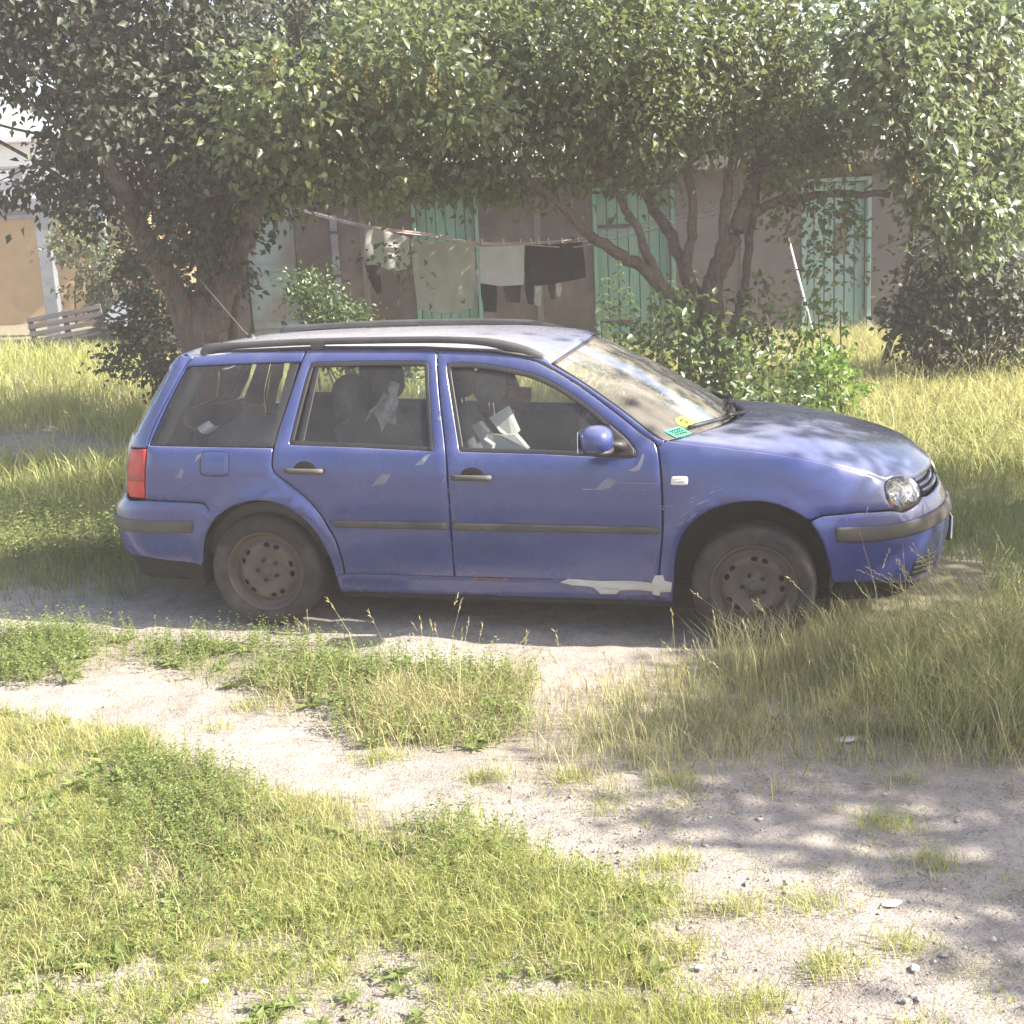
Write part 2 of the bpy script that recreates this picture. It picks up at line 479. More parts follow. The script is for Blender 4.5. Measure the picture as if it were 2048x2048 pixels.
DOORS = [(-3.60, -2.86, 2.45, M_blue, 'pale blue-grey door with peeling brown patches', 1), (-1.21, -.27, 2.46, M_gr, 'dark green plank door behind the washing', 6), (1.33, 2.49, 2.44, M_gr, 'wide green plank door', 7), (4.27, 5.26, 2.42, M_gr2, 'pale blue-green plank door at the right end', 6)]
edges = [-3.95] + [e for d in DOORS for e in (d[0], d[1])] + [9.0]
for i in range(0, len(edges), 2):
    x0, x1 = edges[i], edges[i + 1]
    if i == 6: 
        w = sbox('wall', ((x0 + x1) / 2, WY + .13, 1.24), (x1 - x0, .26, 2.95), M_grey); w['label'] = 'grey rendered stretch of wall between the doors'
    elif i == 8:
        w = sbox('wall', ((x0 + x1) / 2, WY + .13, 1.24), (x1 - x0, .26, 2.95), M_grey)
    else:
        sbox('wall', ((x0 + x1) / 2, WY + .13, 1.24), (x1 - x0, .26, 2.95), M_plaster)
for (x0, x1, zt, mt, lb, n) in DOORS:
    sbox('lintel', ((x0 + x1) / 2, WY + .128, (zt + 2.715) / 2 + .02), (x1 - x0 - .004, .252, 2.715 - zt - .04), M_plaster)
    d = sbox('door', ((x0 + x1) / 2, WY + .15, (zt - .3) / 2), (x1 - x0 - .01, .03, zt + .3 - .02), M_old)
    d['label'] = lb
    fw = .055
    if n > 1:
        for xx in (x0 + fw / 2 + .003, x1 - fw / 2 - .003): sbox('door_frame', (xx, WY + .02, zt / 2 - .1), (fw, .12, zt + .19), mt, d, .006)
        sbox('door_frame', ((x0 + x1) / 2, WY + .02, zt - fw / 2 - .004), (x1 - x0 - 2 * fw - .012, .118, fw), mt, d, .006)
        pw = (x1 - x0 - 2 * fw - .012) / n
        for k in range(n):
            dz = random.uniform(-.006, .006)
            sbox('plank', (x0 + fw + .006 + pw * (k + .5), WY + .112 + random.uniform(-.006, .006), (zt - fw) / 2 - .10 + dz), (pw - random.uniform(.011, .019), .028, zt - fw + .17), mt, d, .004)
    else:
        sbox('door_leaf', ((x0 + x1) / 2, WY + .105, zt / 2 - .05), (x1 - x0 - .05, .04, zt + .02), mt, d, .006)
        for zz in (.75, 1.55): sbox('door_rail', ((x0 + x1) / 2, WY + .072, zz), (x1 - x0 - .08, .022, .10), mt, d, .004)
# hinges and bolt on the pale door, loop of wire on the wide one
dd = [o for o in shed.children if o.name.startswith('door') and not o.name.startswith('door_')]
sbox('hasp', (5.02, WY + .075, 1.60), (.46, .02, .045), M_iron, dd[3], .004)
sbox('lock_plate', (4.86, WY + .07, 1.58), (.16, .022, .42), M_old, dd[3], .004)
for zz in (.55, 1.9): sbox('hinge', (1.63, WY + .075, zz), (.5, .016, .05), M_iron, dd[2], .004)
sbox('roof', (2.45, WY + 1.6, 2.775), (13.3, 4.0, .12), M_felt, None, .02)
sbox('fascia', (2.45, WY - .42, 2.70), (13.3, .035, .20), M_old, None, .006)
sbox('back_wall', (2.5, WY + 3.0, 1.24), (12.9, .2, 2.95), M_plaster)
sbox('wall_post', (-2.31, WY - .03, 1.1), (.10, .06, 2.3), M_bluep, None, .02)['label'] = 'flaking blue-grey upright on the wall'
for zz in (.6, 1.4, 2.0): sbox('post_clip', (-2.31, WY - .065, zz), (.14, .02, .04), M_iron)
for xx in (.55, -1.9): sbox('plank_strip', (xx, WY - .012, 1.25), (.09, .024, 2.5), M_old)
sbox('wall_board', (3.45, WY - .02, 1.25), (.10, .04, 2.4), M_old, None, .006)

# leftover bits leaning and lying before the sheds
mb = MB().tube([(4.28, 18.1, .15), (4.05, 18.82, 1.62)], .02, 8)
tag(mb.build('leaning_pole', simple('pale_pole', (.5, .5, .5), .5, var=.15), None, True), 'thin pale pole leaning against the pale plank door', 'pole')
mb = MB().ellipsoid((-1.75, 17.9, .52), (.26, .18, .17), 12, 8, .8)
tag(mb.build('boulder', simple('pale_stone', (.36, .31, .28), .9, var=.25, bmp=.4), None, True), 'pale rounded stone in front of the brown shed wall', 'stone')

# ------------------------------------------------------------------ BUILDING and steel frame far left
M_yel = simple('yellow_render', (.42, .29, .155), .9, var=.15, scale=1.2, dirt=(.30, .21, .13), dirtamt=.7, dscale=1.1, bmp=.2, bscale=40)
yb = empty('yellow_building', (-11, 27, .6))
tag(yb, 'yellow rendered outbuilding with a flat pale roof at the far left', 'building')
MB().box((0, 0, .70), (9.0, 4.0, 2.9)).build('wall', M_yel, yb)
MB().box((0, -.15, 2.22), (9.4, 4.6, .14), bev=.02).build('roof', simple('pale_roof', (.46, .46, .48), .6, var=.1), yb)
MB().box((0, -2.03, 2.02), (9.0, .05, .12), bev=.01).build('gutter', M_bluep, yb)
vb = empty('white_building', (-9.5, 41, 1))
tag(vb, 'white flat-roofed building far off between the leaves at the left', 'building')
MB().box((0, 0, 1.0), (14, 6, 5.6)).build('wall', simple('white_render', (.68, .67, .66), .8, var=.06), vb)
MB().box((0, 0, 3.92), (14.6, 6.6, .22), bev=.03).build('roof', simple('pale_sheet_roof', (.5, .5, .52), .5, var=.1), vb)
M_galv = simple('galvanised_steel', (.30, .32, .36), .42, .55, var=.2, scale=5, dirt=(.18, .15, .13), dirtamt=.5)
fr = empty('steel_frame', (-7.2, 21.5, .9))
tag(fr, 'grey steel frame of posts and double beams in front of the yellow building', 'frame')
gf = float(gz(-7.2, 21.5)); M_galv2 = M_galv
for xx, w_ in ((.0, .22), (.92, .13), (-2.6, .22)): MB().box((xx, 0, .62), (w_, w_, 2.1), bev=.012).build('post', M_galv, fr)
for zz, hh in ((1.76, .17), (2.06, .15)): MB().box((-1.0, -.14, zz), (4.6, .06, hh), bev=.008).build('beam', M_galv, fr)
MB().box((-1.0, .16, 1.58), (4.6, .05, .07), bev=.008).build('beam', M_galv, fr)
for xx in (-2.4, -1.35, -.30, .62): MB().box((xx, -.06, 2.0), (.13, .09, .62), bev=.008).build('stub_post', M_galv, fr)
MB().box((-1.0, 0, 2.33), (4.6, .30, .05), bev=.008).build('top_rail', M_galv, fr)
MB().tube([(.66, .1, 1.5), (.80, .12, -.3)], .03, 8).build('brace', M_galv, fr, True)

def slatted(name, label, cat, loc_, rot, n, L, H, mat, sw, group=None):
    e = empty(name, loc_); e.rotation_euler = rot; tag(e, label, cat, group)
    for k in range(n): MB().box((0, -.03, H * (k + .5) / n), (L, .024, sw), bev=.004).build('slat', mat, e)
    for xx in (-L * .46, 0, L * .46): MB().box((xx, .022, H / 2), (.07, .07, H), bev=.004).build('batten', M_old, e)
    return e
M_palw = simple('grey_pallet_wood', (.062, .06, .064), .85, var=.3, scale=5, vec=(.7, 5, 5))
slatted('pallet', 'dark weathered pallet standing on edge in the grass below the steel post', 'pallet', (-6.05, 18.6, float(gz(-6.05, 18.6)) + .10), (-.18, -.13, .14), 5, 1.02, .50, M_palw, .062, 'pallets by the yellow building')
slatted('pallet', 'pale grey pallet lying tilted beside the ivy', 'pallet', (-5.30, 18.4, float(gz(-5.3, 18.4)) + .36), (-.75, .38, -.1), 4, .48, .44, simple('pale_pallet_wood', (.13, .14, .165), .8, var=.2), .085, 'pallets by the yellow building')

# ------------------------------------------------------------------ TREES
M_bark = simple('brown_bark', (.115, .088, .070), .9, var=.4, scale=7, vec=(5, 5, .8), dirt=(.20, .165, .13), dirtamt=.7, dscale=3, bmp=1.0, bscale=22)
M_bark.node_tree.nodes['Bump'].inputs['Distance'].default_value = .035
M_lil = leaf_mat('lilac_leaves', [(.060, .088, .038), (.085, .122, .048), (.115, .152, .062), (.155, .18, .07)], .36, .36, (.34, .38, .10), .55)
M_lil2 = leaf_mat('lilac_leaves_blue', [(.08, .122, .068), (.11, .155, .085), (.14, .185, .10), (.175, .21, .095)], .33, .34, (.32, .40, .12), .65)
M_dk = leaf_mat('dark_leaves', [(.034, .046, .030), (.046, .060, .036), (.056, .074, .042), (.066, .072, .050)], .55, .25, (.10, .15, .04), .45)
M_bg = leaf_mat('far_leaves', [(.035, .07, .02), (.05, .095, .026), (.075, .125, .03), (.095, .15, .035)], .45, .35, (.18, .28, .04), .4)
M_herb = leaf_mat('nettle_leaves', [(.045, .085, .032), (.062, .108, .038), (.085, .130, .045), (.12, .165, .05)], .36, .34, (.22, .31, .06), .6)
M_flower = leaf_mat('faded_panicles', [(.26, .21, .09), (.32, .27, .10), (.22, .16, .08)], .7, .3, (.4, .34, .1), .2)

def unit(v): return v / (np.linalg.norm(v, axis=-1, keepdims=True) + 1e-9)
def leaf_arrays(P, tip, nrm, size, asp=.62, fold=.18):
    """one folded leaf of four triangles' worth of outline per point"""
    n = len(P); tip = unit(tip); side = unit(np.cross(tip, nrm)); nn = np.cross(side, tip)
    s = size[:, None]; a = asp if hasattr(asp, '__len__') else np.full(n, asp); a = a[:, None]
    b = P; t = P + tip * s - nn * s * .10
    l = P + tip * s * .38 + side * s * a * .5 + nn * s * fold; r = P + tip * s * .38 - side * s * a * .5 + nn * s * fold
    m = P + tip * s * .42
    V = np.stack([b, l, t, r, m], 1).reshape(-1, 3)
    k = np.arange(n)[:, None] * 5
    T = np.concatenate([k + np.array([[0, 4, 1]]), k + np.array([[1, 4, 2]]), k + np.array([[0, 3, 4]]), k + np.array([[4, 3, 2]])], 0)
    return V, T
def blob_points(clumps, per=26, sig=.13):
    """clump: centre, radii, number of leaves -> leaf positions grouped on twigs, with the way out of the clump"""
    P, D = [], []
    for c, r, n in clumps:
        c = np.array(c, float); r = np.array(r, float)
        k = max(3, n // per)
        d = unit(rng.normal(size=(k, 3))); rad = rng.random(k) ** .42
        tw = c + d * r * rad[:, None]
        w = rng.integers(0, k, n)
        sg = sig * rng.uniform(.6, 1.4, k)
        q = tw[w] + rng.normal(size=(n, 3)) * sg[w][:, None] * np.array([1, 1, .8])
        P.append(q); D.append(unit((q - c) / r))
    return np.concatenate(P), np.concatenate(D)
def crown(name, clumps, mat, parent, size=(.06, .10), per=26, sig=.13, droop=.5, asp=.62, gaps=(), face=(.40, -.42, .55), loose=.5):
    P, D = blob_points(clumps, per, sig)
    for g_, gr_ in gaps:
        k = np.linalg.norm((P - np.array(g_)) / np.array(gr_), axis=1) > 1 - .5 * (rng.random(len(P)) < .12)
        P, D = P[k], D[k]
    n = len(P)
    tip = D * .8 + rng.normal(size=(n, 3)) * .7 + np.array([0, 0, -droop])
    nrm = np.array(face) + D * .30 + rng.normal(size=(n, 3)) * loose        # leaves turn towards the open clearing and the light
    V, T = leaf_arrays(P, tip, nrm, rng.uniform(size[0], size[1], n), asp)
    o = tri_mesh(name, V - np.array(parent.location), T, mat, parent, True)
    o['kind'] = 'stuff'
    return o
def limbs(parent, paths, n=10, mat=M_bark):
    L = np.array(parent.location); out = []
    for nm, P, r0, r1 in paths:
        C = catmull([np.array(p) for p in P], 5)
        C = [np.array(c) + (rng.normal(size=3) * .012 if 0 < i < len(C) - 1 else 0) for i, c in enumerate(C)]
        rr = [r0 + (r1 - r0) * (i / (len(C) - 1)) ** .8 for i in range(len(C))]
        out.append(MB().tube([tuple(c - L) for c in C], rr, n, True, 1.0, .10).build(nm, mat, parent, True))
    return out
def twigs(parent, clumps, origin, per=3, r=.022, mat=M_bark):
    L = np.array(parent.location); mb = MB()
    for c, rad, n in clumps:
        c = np.array(c); o = np.array(origin[int(rng.integers(len(origin)))])
        for k in range(per):
            e = c + unit(rng.normal(size=3)) * np.array(rad) * .8
            o2 = o + rng.normal(size=3) * .12; q = [o2, o2 * .65 + e * .35 + rng.normal(size=3) * .16 + np.array([0, 0, .12]), o2 * .3 + e * .7 + rng.normal(size=3) * .14 + np.array([0, 0, .08]), e]
            mb.tube([tuple(np.array(w_) - L) for w_ in catmull(q, 3)], [r * (1 - .085 * w_) for w_ in range(10)], 5, False)
    b = mb.build('twigs', mat, parent, True); b['kind'] = 'stuff'
    return b

# big old tree at the left
t = empty('old_tree', (-2.78, 12.3, .1))
tag(t, 'large dark tree with a forked leaning trunk left of the washing line', 'tree', 'trees between the car and the sheds')
limbs(t, [('trunk', [(-2.76, 12.1, -.05), (-2.74, 12.1, .6), (-2.72, 12.1, 1.2), (-2.70, 12.12, 1.5)], .24, .17),
          ('limb', [(-2.78, 12.05, 1.0), (-2.95, 11.95, 1.62), (-3.16, 11.8, 2.2), (-3.34, 11.7, 2.85), (-3.46, 11.8, 3.6), (-3.50, 12.1, 4.8)], .115, .06),
          ('limb', [(-2.66, 12.05, 1.1), (-2.42, 11.95, 1.62), (-2.18, 11.9, 2.1), (-2.00, 12.0, 2.6), (-1.8, 12.2, 3.4), (-1.5, 12.5, 4.6)], .11, .06),
          ('limb', [(-2.74, 12.32, 1.3), (-2.68, 12.4, 2.0), (-2.70, 12.6, 3.0), (-2.6, 12.8, 4.5)], .13, .06)])
CL = [((-5.0, 11.6, 3.9), (1.1, .9, .55), 3600), ((-3.9, 12.1, 3.75), (.9, .9, .75), 5200), ((-2.9, 12.3, 4.2), (1.1, 1.0, .9), 5200), ((-4.15, 12.3, 2.56), (.45, .5, .13), 480), ((-3.62, 12.2, 2.85), (.26, .5, .45), 1000), ((-2.6, 12.0, 3.1), (.75, .7, .65), 3800),
      ((-2.70, 12.7, 2.25), (.42, .35, .50), 1800), ((-2.35, 12.5, 2.45), (.36, .4, .30), 1000), ((-1.6, 12.2, 3.4), (.9, .9, .7), 4200), ((-5.6, 12, 4.4), (1, 1, .6), 2400), ((-3.6, 12.6, 5.4), (2.4, 1.6, .9), 4200), ((-2.62, 12.6, 1.75), (.22, .25, .3), 450), ((-2.75, 11.6, 2.15), (.26, .2, .34), 420), ((-3.3, 11.5, 3.1), (.4, .25, .42), 800), ((-2.2, 11.6, 2.55), (.26, .2, .2), 380), ((-3.5, 11.7, 2.35), (.28, .25, .2), 350), ((-2.45, 11.7, 1.62), (.10, .1, .16), 60), ((-1.75, 12.3, 2.75), (.55, .5, .35), 1700)]
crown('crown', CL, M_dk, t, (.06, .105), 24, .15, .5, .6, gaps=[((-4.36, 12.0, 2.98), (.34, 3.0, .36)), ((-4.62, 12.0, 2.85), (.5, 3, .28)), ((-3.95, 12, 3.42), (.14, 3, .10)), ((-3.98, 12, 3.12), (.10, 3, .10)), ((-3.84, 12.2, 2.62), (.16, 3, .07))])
twigs(t, CL, [(-3.45, 12.2, 3.3), (-1.9, 12.4, 3.1), (-2.7, 12.6, 3.0), (-3.2, 12.25, 2.3)], 4)

# lilac tree with many stems, right of the middle
t = empty('lilac_tree', (2.05, 13.2, .1))
tag(t, 'many-stemmed lilac tree with twisting limbs in front of the wide green door', 'tree', 'trees between the car and the sheds')
LIMB = [('trunk', [(2.12, 13.2, -.1), (2.08, 13.2, .6), (2.06, 13.18, 1.05), (2.12, 13.15, 1.45), (2.30, 13.15, 1.78), (2.44, 13.2, 2.1), (2.50, 13.2, 2.35), (2.62, 13.25, 2.65), (2.75, 13.3, 3.2), (2.9, 13.3, 4.2)], .15, .04),
        ('limb', [(1.92, 13.1, .7), (1.72, 13.05, 1.15), (1.40, 13.0, 1.52), (1.15, 12.95, 1.68), (.90, 12.9, 1.84), (.55, 12.8, 2.2), (.1, 12.7, 2.6)], .085, .035),
        ('limb', [(1.55, 13.02, 1.38), (1.40, 13.0, 1.75), (1.20, 13.0, 2.15), (.92, 13.0, 2.52), (.55, 13.0, 2.9)], .05, .03),
        ('limb', [(1.98, 13.2, 1.0), (1.88, 13.25, 1.35), (1.70, 13.3, 1.80), (1.45, 13.3, 2.25), (1.12, 13.3, 2.65), (.8, 13.3, 3.3)], .075, .04),
        ('limb', [(1.93, 13.2, .9), (1.84, 13.15, 1.5), (1.90, 13.1, 2.0), (1.86, 13.1, 2.45), (1.75, 13.1, 3.2)], .06, .035),
        ('limb', [(2.16, 13.15, 1.5), (2.20, 13.1, 1.85), (2.24, 13.1, 2.3), (2.34, 13.1, 2.7), (2.36, 13.1, 3.4)], .065, .04),
        ('limb', [(2.40, 13.2, 1.95), (2.62, 13.15, 2.05), (2.95, 13.1, 2.10), (3.3, 13.0, 2.14), (3.75, 12.9, 2.1)], .055, .03),
        ('limb', [(2.2, 13.25, .1), (2.30, 13.3, .8), (2.42, 13.3, 1.3), (2.50, 13.3, 1.9), (2.60, 13.36, 2.5), (2.66, 13.4, 3.2)], .06, .03),
        ('limb', [(1.75, 13.1, .15), (1.80, 13.1, .7), (1.86, 13.1, 1.1)], .07, .05)]
limbs(t, LIMB)
CL = [((2.7, 13.3, 3.6), (.8, .6, .7), 1500), ((1.7, 12.9, 3.5), (.8, .6, .7), 1700), ((.8, 12.5, 3.5), (1.1, .8, .7), 2300), ((-.5, 12.3, 3.45), (1.1, .8, .65), 2300), ((1.2, 12.6, 2.95), (.8, .6, .40), 1300), ((.0, 12.5, 2.95), (.9, .6, .38), 1300), ((2.0, 12.9, 2.92), (.7, .45, .36), 900), ((2.9, 13.4, 2.78), (.5, .45, .45), 800), ((3.4, 13.7, 2.72), (.5, .4, .36), 700), ((-1.2, 11.9, 3.0), (.65, .6, .38), 1000), ((.6, 13.6, 4.3), (2.4, 1.2, .45), 2200), ((2.75, 9.0, 4.65), (1.6, .95, .28), 3200), ((3.0, 10.9, 4.8), (1.7, .75, .28), 2800), ((-.9, 12.6, 2.55), (.45, .5, .28), 520), ((-.1, 13.0, 2.45), (.5, .4, .16), 380), ((1.5, 13.6, 2.72), (1.5, .4, .22), 900), ((.55, 12.9, 2.42), (.5, .4, .14), 170), ((-.35, 12.7, 2.5), (.45, .4, .16), 260), ((2.9, 13.2, 2.35), (.4, .3, .16), 160), ((1.25, 13.0, 2.4), (.2, .2, .22), 70), ((1.55, 12.9, 2.3), (.16, .2, .16), 70), ((3.05, 12.95, 1.98), (.40, .3, .22), 200), ((3.15, 12.9, 1.45), (.22, .2, .22), 90), ((-1.15, 12.7, 1.75), (.28, .2, .18), 26), ((-.75, 12.7, 1.55), (.16, .15, .12), 14)]  # the two highest clumps, out of view, are added to shade the left meadow
CL = [(c, r, int(n * 1.45)) for c, r, n in CL]
crown('crown', CL, M_lil, t, (.06, .112), 18, .14, .45)
twigs(t, CL[:11], [(2.3, 13.1, 2.6), (1.5, 13.3, 2.2), (.6, 12.8, 2.2), (1.85, 13.1, 2.5), (.9, 13, 2.5)], 2, .014)
# sunlit lilac bough that reaches left in front of the old tree
t = empty('lilac_bush', (-2.1, 12.7, .15))
tag(t, 'sunlit lilac bough with pale flower spikes before the dark tree', 'bush', 'lilac bushes')
limbs(t, [('stem', [(-2.62, 12.55, .1), (-2.50, 12.4, 1.3), (-2.15, 12.1, 2.2), (-1.65, 11.2, 2.75), (-1.2, 10.9, 3.2)], .05, .02), ('stem', [(-2.4, 12.2, 2.3), (-1.9, 12.0, 2.75), (-1.3, 11.7, 3.1), (-.7, 11.5, 3.3)], .04, .02)], 8)
CL = [((-1.55, 10.8, 3.08), (.62, .5, .36), 950), ((-1.95, 10.9, 2.80), (.34, .4, .22), 340), ((-.75, 11.0, 3.3), (.7, .6, .42), 1050), ((-1.35, 11.1, 2.60), (.40, .4, .18), 300), ((-1.80, 11.1, 2.36), (.22, .3, .10), 110), ((-.35, 11.3, 2.9), (.55, .5, .28), 520), ((-.95, 11.4, 2.45), (.24, .3, .15), 260)]
CL = [(c, r, int(n * 1.3)) for c, r, n in CL]
crown('crown', CL, M_lil, t, (.06, .11), 16, .12, .35)
twigs(t, CL, [(-1.6, 11.2, 2.75), (-1.2, 10.9, 3.1), (-.9, 11.6, 3.0)], 3, .012)
def panicles(parent, spots, n=26):
    L = np.array(parent.location); Vs, Ts, b = [], [], 0
    for s_ in spots:
        s_ = np.array(s_); u = np.linspace(0, 1, n); th = rng.random(n) * 2 * PI
        P = s_ + np.stack([.035 * (1 - u) * np.cos(th), .035 * (1 - u) * np.sin(th), u * .17], -1)
        V, T = leaf_arrays(P, np.stack([np.cos(th), np.sin(th), .8 + 0 * th], -1), rng.normal(size=(n, 3)), np.full(n, .03), .7)
        Vs.append(V); Ts.append(T + b); b += len(V)
    o = tri_mesh('flower_spikes', np.concatenate(Vs) - L, np.concatenate(Ts), M_flower, parent); o['kind'] = 'stuff'
panicles(t, [(-1.75 + .19 * i + .05 * math.sin(5 * i), 10.45 + .1 * math.cos(3 * i), 3.05 + .12 * math.sin(2.3 * i)) for i in range(8)] + [(-1.62, 10.8, 2.58), (-1.42, 10.8, 2.62)])

# sunlit lilac thicket at the right
t = empty('lilac_bush', (4.6, 13.0, .2))
tag(t, 'broad sunlit lilac thicket hanging over the grass at the right edge', 'bush', 'lilac bushes')
limbs(t, [('stem', [(4.4 + .33 * i + .12 * math.sin(7 * i), 15.4 + .2 * math.sin(3 * i), .1), (4.55 + .31 * i, 15.0, 1.2), (4.4 + .3 * i, 14.0, 2.6)], .045, .025) for i in range(4)], 8)
CL = [((3.6, 12.25, 2.92), (.36, .3, .3), 420), ((3.85, 12.4, 2.35), (.3, .3, .26), 330), ((3.35, 12.04, 3.45), (0.5, .36, 0.45), 800), ((3.75, 12.38, 3.4), (0.5, .36, 0.5), 950), ((4.3, 12.85, 3.5), (0.5, .36, 0.55), 1000), ((4.85, 13.32, 3.55), (0.45, .36, 0.6), 1000), ((4.0, 12.60, 2.75), (0.42, .36, 0.45), 800), ((4.5, 13.02, 2.75), (0.42, .36, 0.5), 850), ((4.95, 13.40, 2.7), (0.4, .36, 0.5), 800), ((4.15, 12.72, 2.15), (0.36, .36, 0.34), 520), ((4.55, 13.06, 2.0), (0.4, .36, 0.38), 700), ((5.0, 13.45, 1.95), (0.4, .36, 0.42), 750), ((4.6, 13.11, 1.62), (0.36, .36, 0.16), 260), ((4.6, 13.9, 3.9), (.7, .4, .3), 600)]
CL = [(c, r, int(n * 1.3)) for c, r, n in CL]
crown('crown', CL, M_lil2, t, (.07, .128), 16, .13, .35)
crown('hollow_shade_foliage', [((4.7, 14.2, .72), (.45, .3, .5), 2200), ((5.35, 14.3, .8), (.5, .35, .55), 2200), ((5.0, 14.3, 1.3), (.6, .3, .4), 1600)], M_dk, t, (.06, .11), 20, .14, .4)  # darker leaf colour paints the shade of the hollow under the thicket
twigs(t, CL, [(4.1, 13.4, 2.6), (4.7, 13.4, 2.6), (5.3, 13.4, 2.6)], 4, .016)
panicles(t, [(3.7 + .17 * i, 11.95 + .145 * i, 2.15 + .75 * abs(math.sin(2.7 * i))) for i in range(9)])

# trees out of the frame at the right, whose shade falls on the car's nose and the track
def shade_tree(x, y, zc, r, n, seed, label):
    t = empty('ash_tree', (x + .5, y, 0)); tag(t, label, 'tree', 'trees right of the track')
    b = (x + .5, y)
    limbs(t, [('trunk', [(b[0], b[1], -.1), (b[0] - .05, b[1] + .05, 1.5), (b[0] - .2, b[1], zc - .6), (x, y, zc + .6)], .16, .06), ('limb', [(b[0] - .15, b[1], zc - 1.2), (x - .6, y + .2, zc - .3), (x - 1.1, y + .4, zc + .2)], .07, .03), ('limb', [(b[0] - .15, b[1], zc - 1.0), (x + .5, y - .3, zc), (x + 1.0, y - .5, zc + .4)], .07, .03)])
    CL = []
    for k in range(9):
        a = rng.random() * 2 * PI; q = r * rng.uniform(.25, .8)
        CL.append(((x + q * math.cos(a), y + q * math.sin(a) * 1.0, zc + rng.uniform(-.5, .6) * r * .6), (r * .5, r * .5, r * .32), n // 9))
    crown('crown', CL, M_bg, t, (.09, .15), 24, .16, .4)
    twigs(t, CL, [(x, y, zc), (x - .6, y + .2, zc - .3), (x + .5, y - .3, zc)], 4, .02)
SHADE = [(7.25, 3.95, 4.3, 1.25, 2600, 1, 'young ash tree beyond the right edge, nearest the track'), (6.5, 6.35, 4.5, 1.5, 5200, 2, 'spreading ash tree beyond the right edge, beside the car'), (8.5, 7.7, 4.4, 1.5, 3600, 4, 'second ash tree beyond the right edge, behind the spreading one'), (7.6, 2.75, 4.6, .95, 1000, 3, 'slim ash tree beyond the right edge, nearest the viewer')]
for a_ in SHADE: shade_tree(*a_)

# trees behind the sheds
def back_tree(x, y, zc, r, h, n, mat, label, sz=(.13, .22)):
    t = empty('background_tree', (x, y, .4)); tag(t, label, 'tree', 'trees behind the sheds')
    limbs(t, [('trunk', [(x, y, .2), (x + .1, y, 2), (x, y, zc)], .2, .08)], 8)
    CL = []
    for k in range(12):
        a = rng.random() * 2 * PI; q = r * rng.uniform(.2, .8)
        CL.append(((x + q * math.cos(a), y + .6 * q * math.sin(a), zc + rng.uniform(-.9, 1.0) * h), (r * .5, r * .5, h * .45), n // 12))
    crown('crown', CL, mat, t, sz, 22, .24, .4)
back_tree(-2.5, 26.5, 5.2, 3.0, 2.4, 5200, M_dk, 'dark round tree behind the sheds left of the washing')
back_tree(1.6, 25.5, 5.0, 2.8, 2.4, 6000, M_bg, 'bright green tree behind the sheds above the wide door')
back_tree(5.8, 26.0, 5.2, 3.0, 2.6, 5200, M_bg, 'green tree behind the sheds at the right')
back_tree(9.6, 24.0, 4.6, 3.0, 3.2, 4500, M_bg, 'tall green tree at the right end of the sheds')
back_tree(-5.9, 30.0, 5.6, 2.2, 2.2, 3000, M_dk, 'dark tree behind the yellow building')

# ivy and shrubs
def shrub(name, label, cat, base, CL, mat, size, group=None, per=20, sig=.09, droop=.2, stems=7, asp=.6):
    t = empty(name, base); tag(t, label, cat, group)
    L = np.array(base); mb = MB()
    for k in range(stems):
        c, r, n = CL[k % len(CL)]; e = np.array(c) + unit(rng.normal(size=3)) * np.array(r) * .6
        o = np.array([base[0] + (e[0] - base[0]) * .5 + rng.normal() * .08, base[1] + (e[1] - base[1]) * .5, base[2] - .05])
        mb.tube([tuple(o - L), tuple((o + e) / 2 - L + rng.normal(size=3) * .04), tuple(e - L)], [.016, .011, .005], 5, False)
    s_ = mb.build('stems', M_bark, t, True); s_['kind'] = 'stuff'
    crown('foliage', CL, mat, t, size, per, sig, droop, asp)
    return t
G_ = 'shrubs under the trees'
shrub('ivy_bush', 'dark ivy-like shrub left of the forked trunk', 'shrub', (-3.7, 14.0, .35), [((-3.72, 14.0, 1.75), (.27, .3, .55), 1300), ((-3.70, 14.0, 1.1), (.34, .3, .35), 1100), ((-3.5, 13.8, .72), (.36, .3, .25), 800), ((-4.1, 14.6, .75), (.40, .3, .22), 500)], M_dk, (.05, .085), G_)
shrub('climbing_vine', 'thin vine climbing between the posts before the yellow wall', 'vine', (-6.4, 20.6, .8), [((-6.55, 20.6, 2.0), (.32, .2, .35), 520), ((-6.3, 20.6, 1.4), (.4, .2, .35), 420), ((-5.8, 20.4, 1.7), (.5, .25, .75), 800), ((-5.6, 20, .95), (.6, .3, .35), 700)], M_lil, (.06, .11), G_)
shrub('leafy_shrub', 'bright-leaved shrub under the washing, left of the dark sock', 'shrub', (-1.7, 15.0, .2), [((-1.9, 15.2, .85), (.50, .4, .42), 1700), ((-1.45, 14.9, .62), (.40, .35, .30), 1200), ((-2.2, 15.4, 1.25), (.30, .3, .3), 600), ((-1.25, 14.8, .55), (.4, .3, .3), 900)], M_herb, (.05, .085), G_)
shrub('bramble_thicket', 'loose bramble thicket around the foot of the lilac tree', 'thicket', (1.8, 12.3, .05), [((1.3, 12.3, .50), (.45, .5, .40), 430), ((1.95, 12.2, .55), (.45, .5, .48), 470), ((2.45, 12.0, .42), (.40, .5, .34), 330), ((1.75, 12.7, .85), (.75, .4, .42), 420), ((2.2, 11.3, .30), (.5, .4, .24), 420), ((1.55, 12.2, 1.05), (.25, .3, .25), 130), ((2.5, 12.6, .95), (.30, .3, .34), 190)], M_herb, (.06, .115), G_, 10, .13)
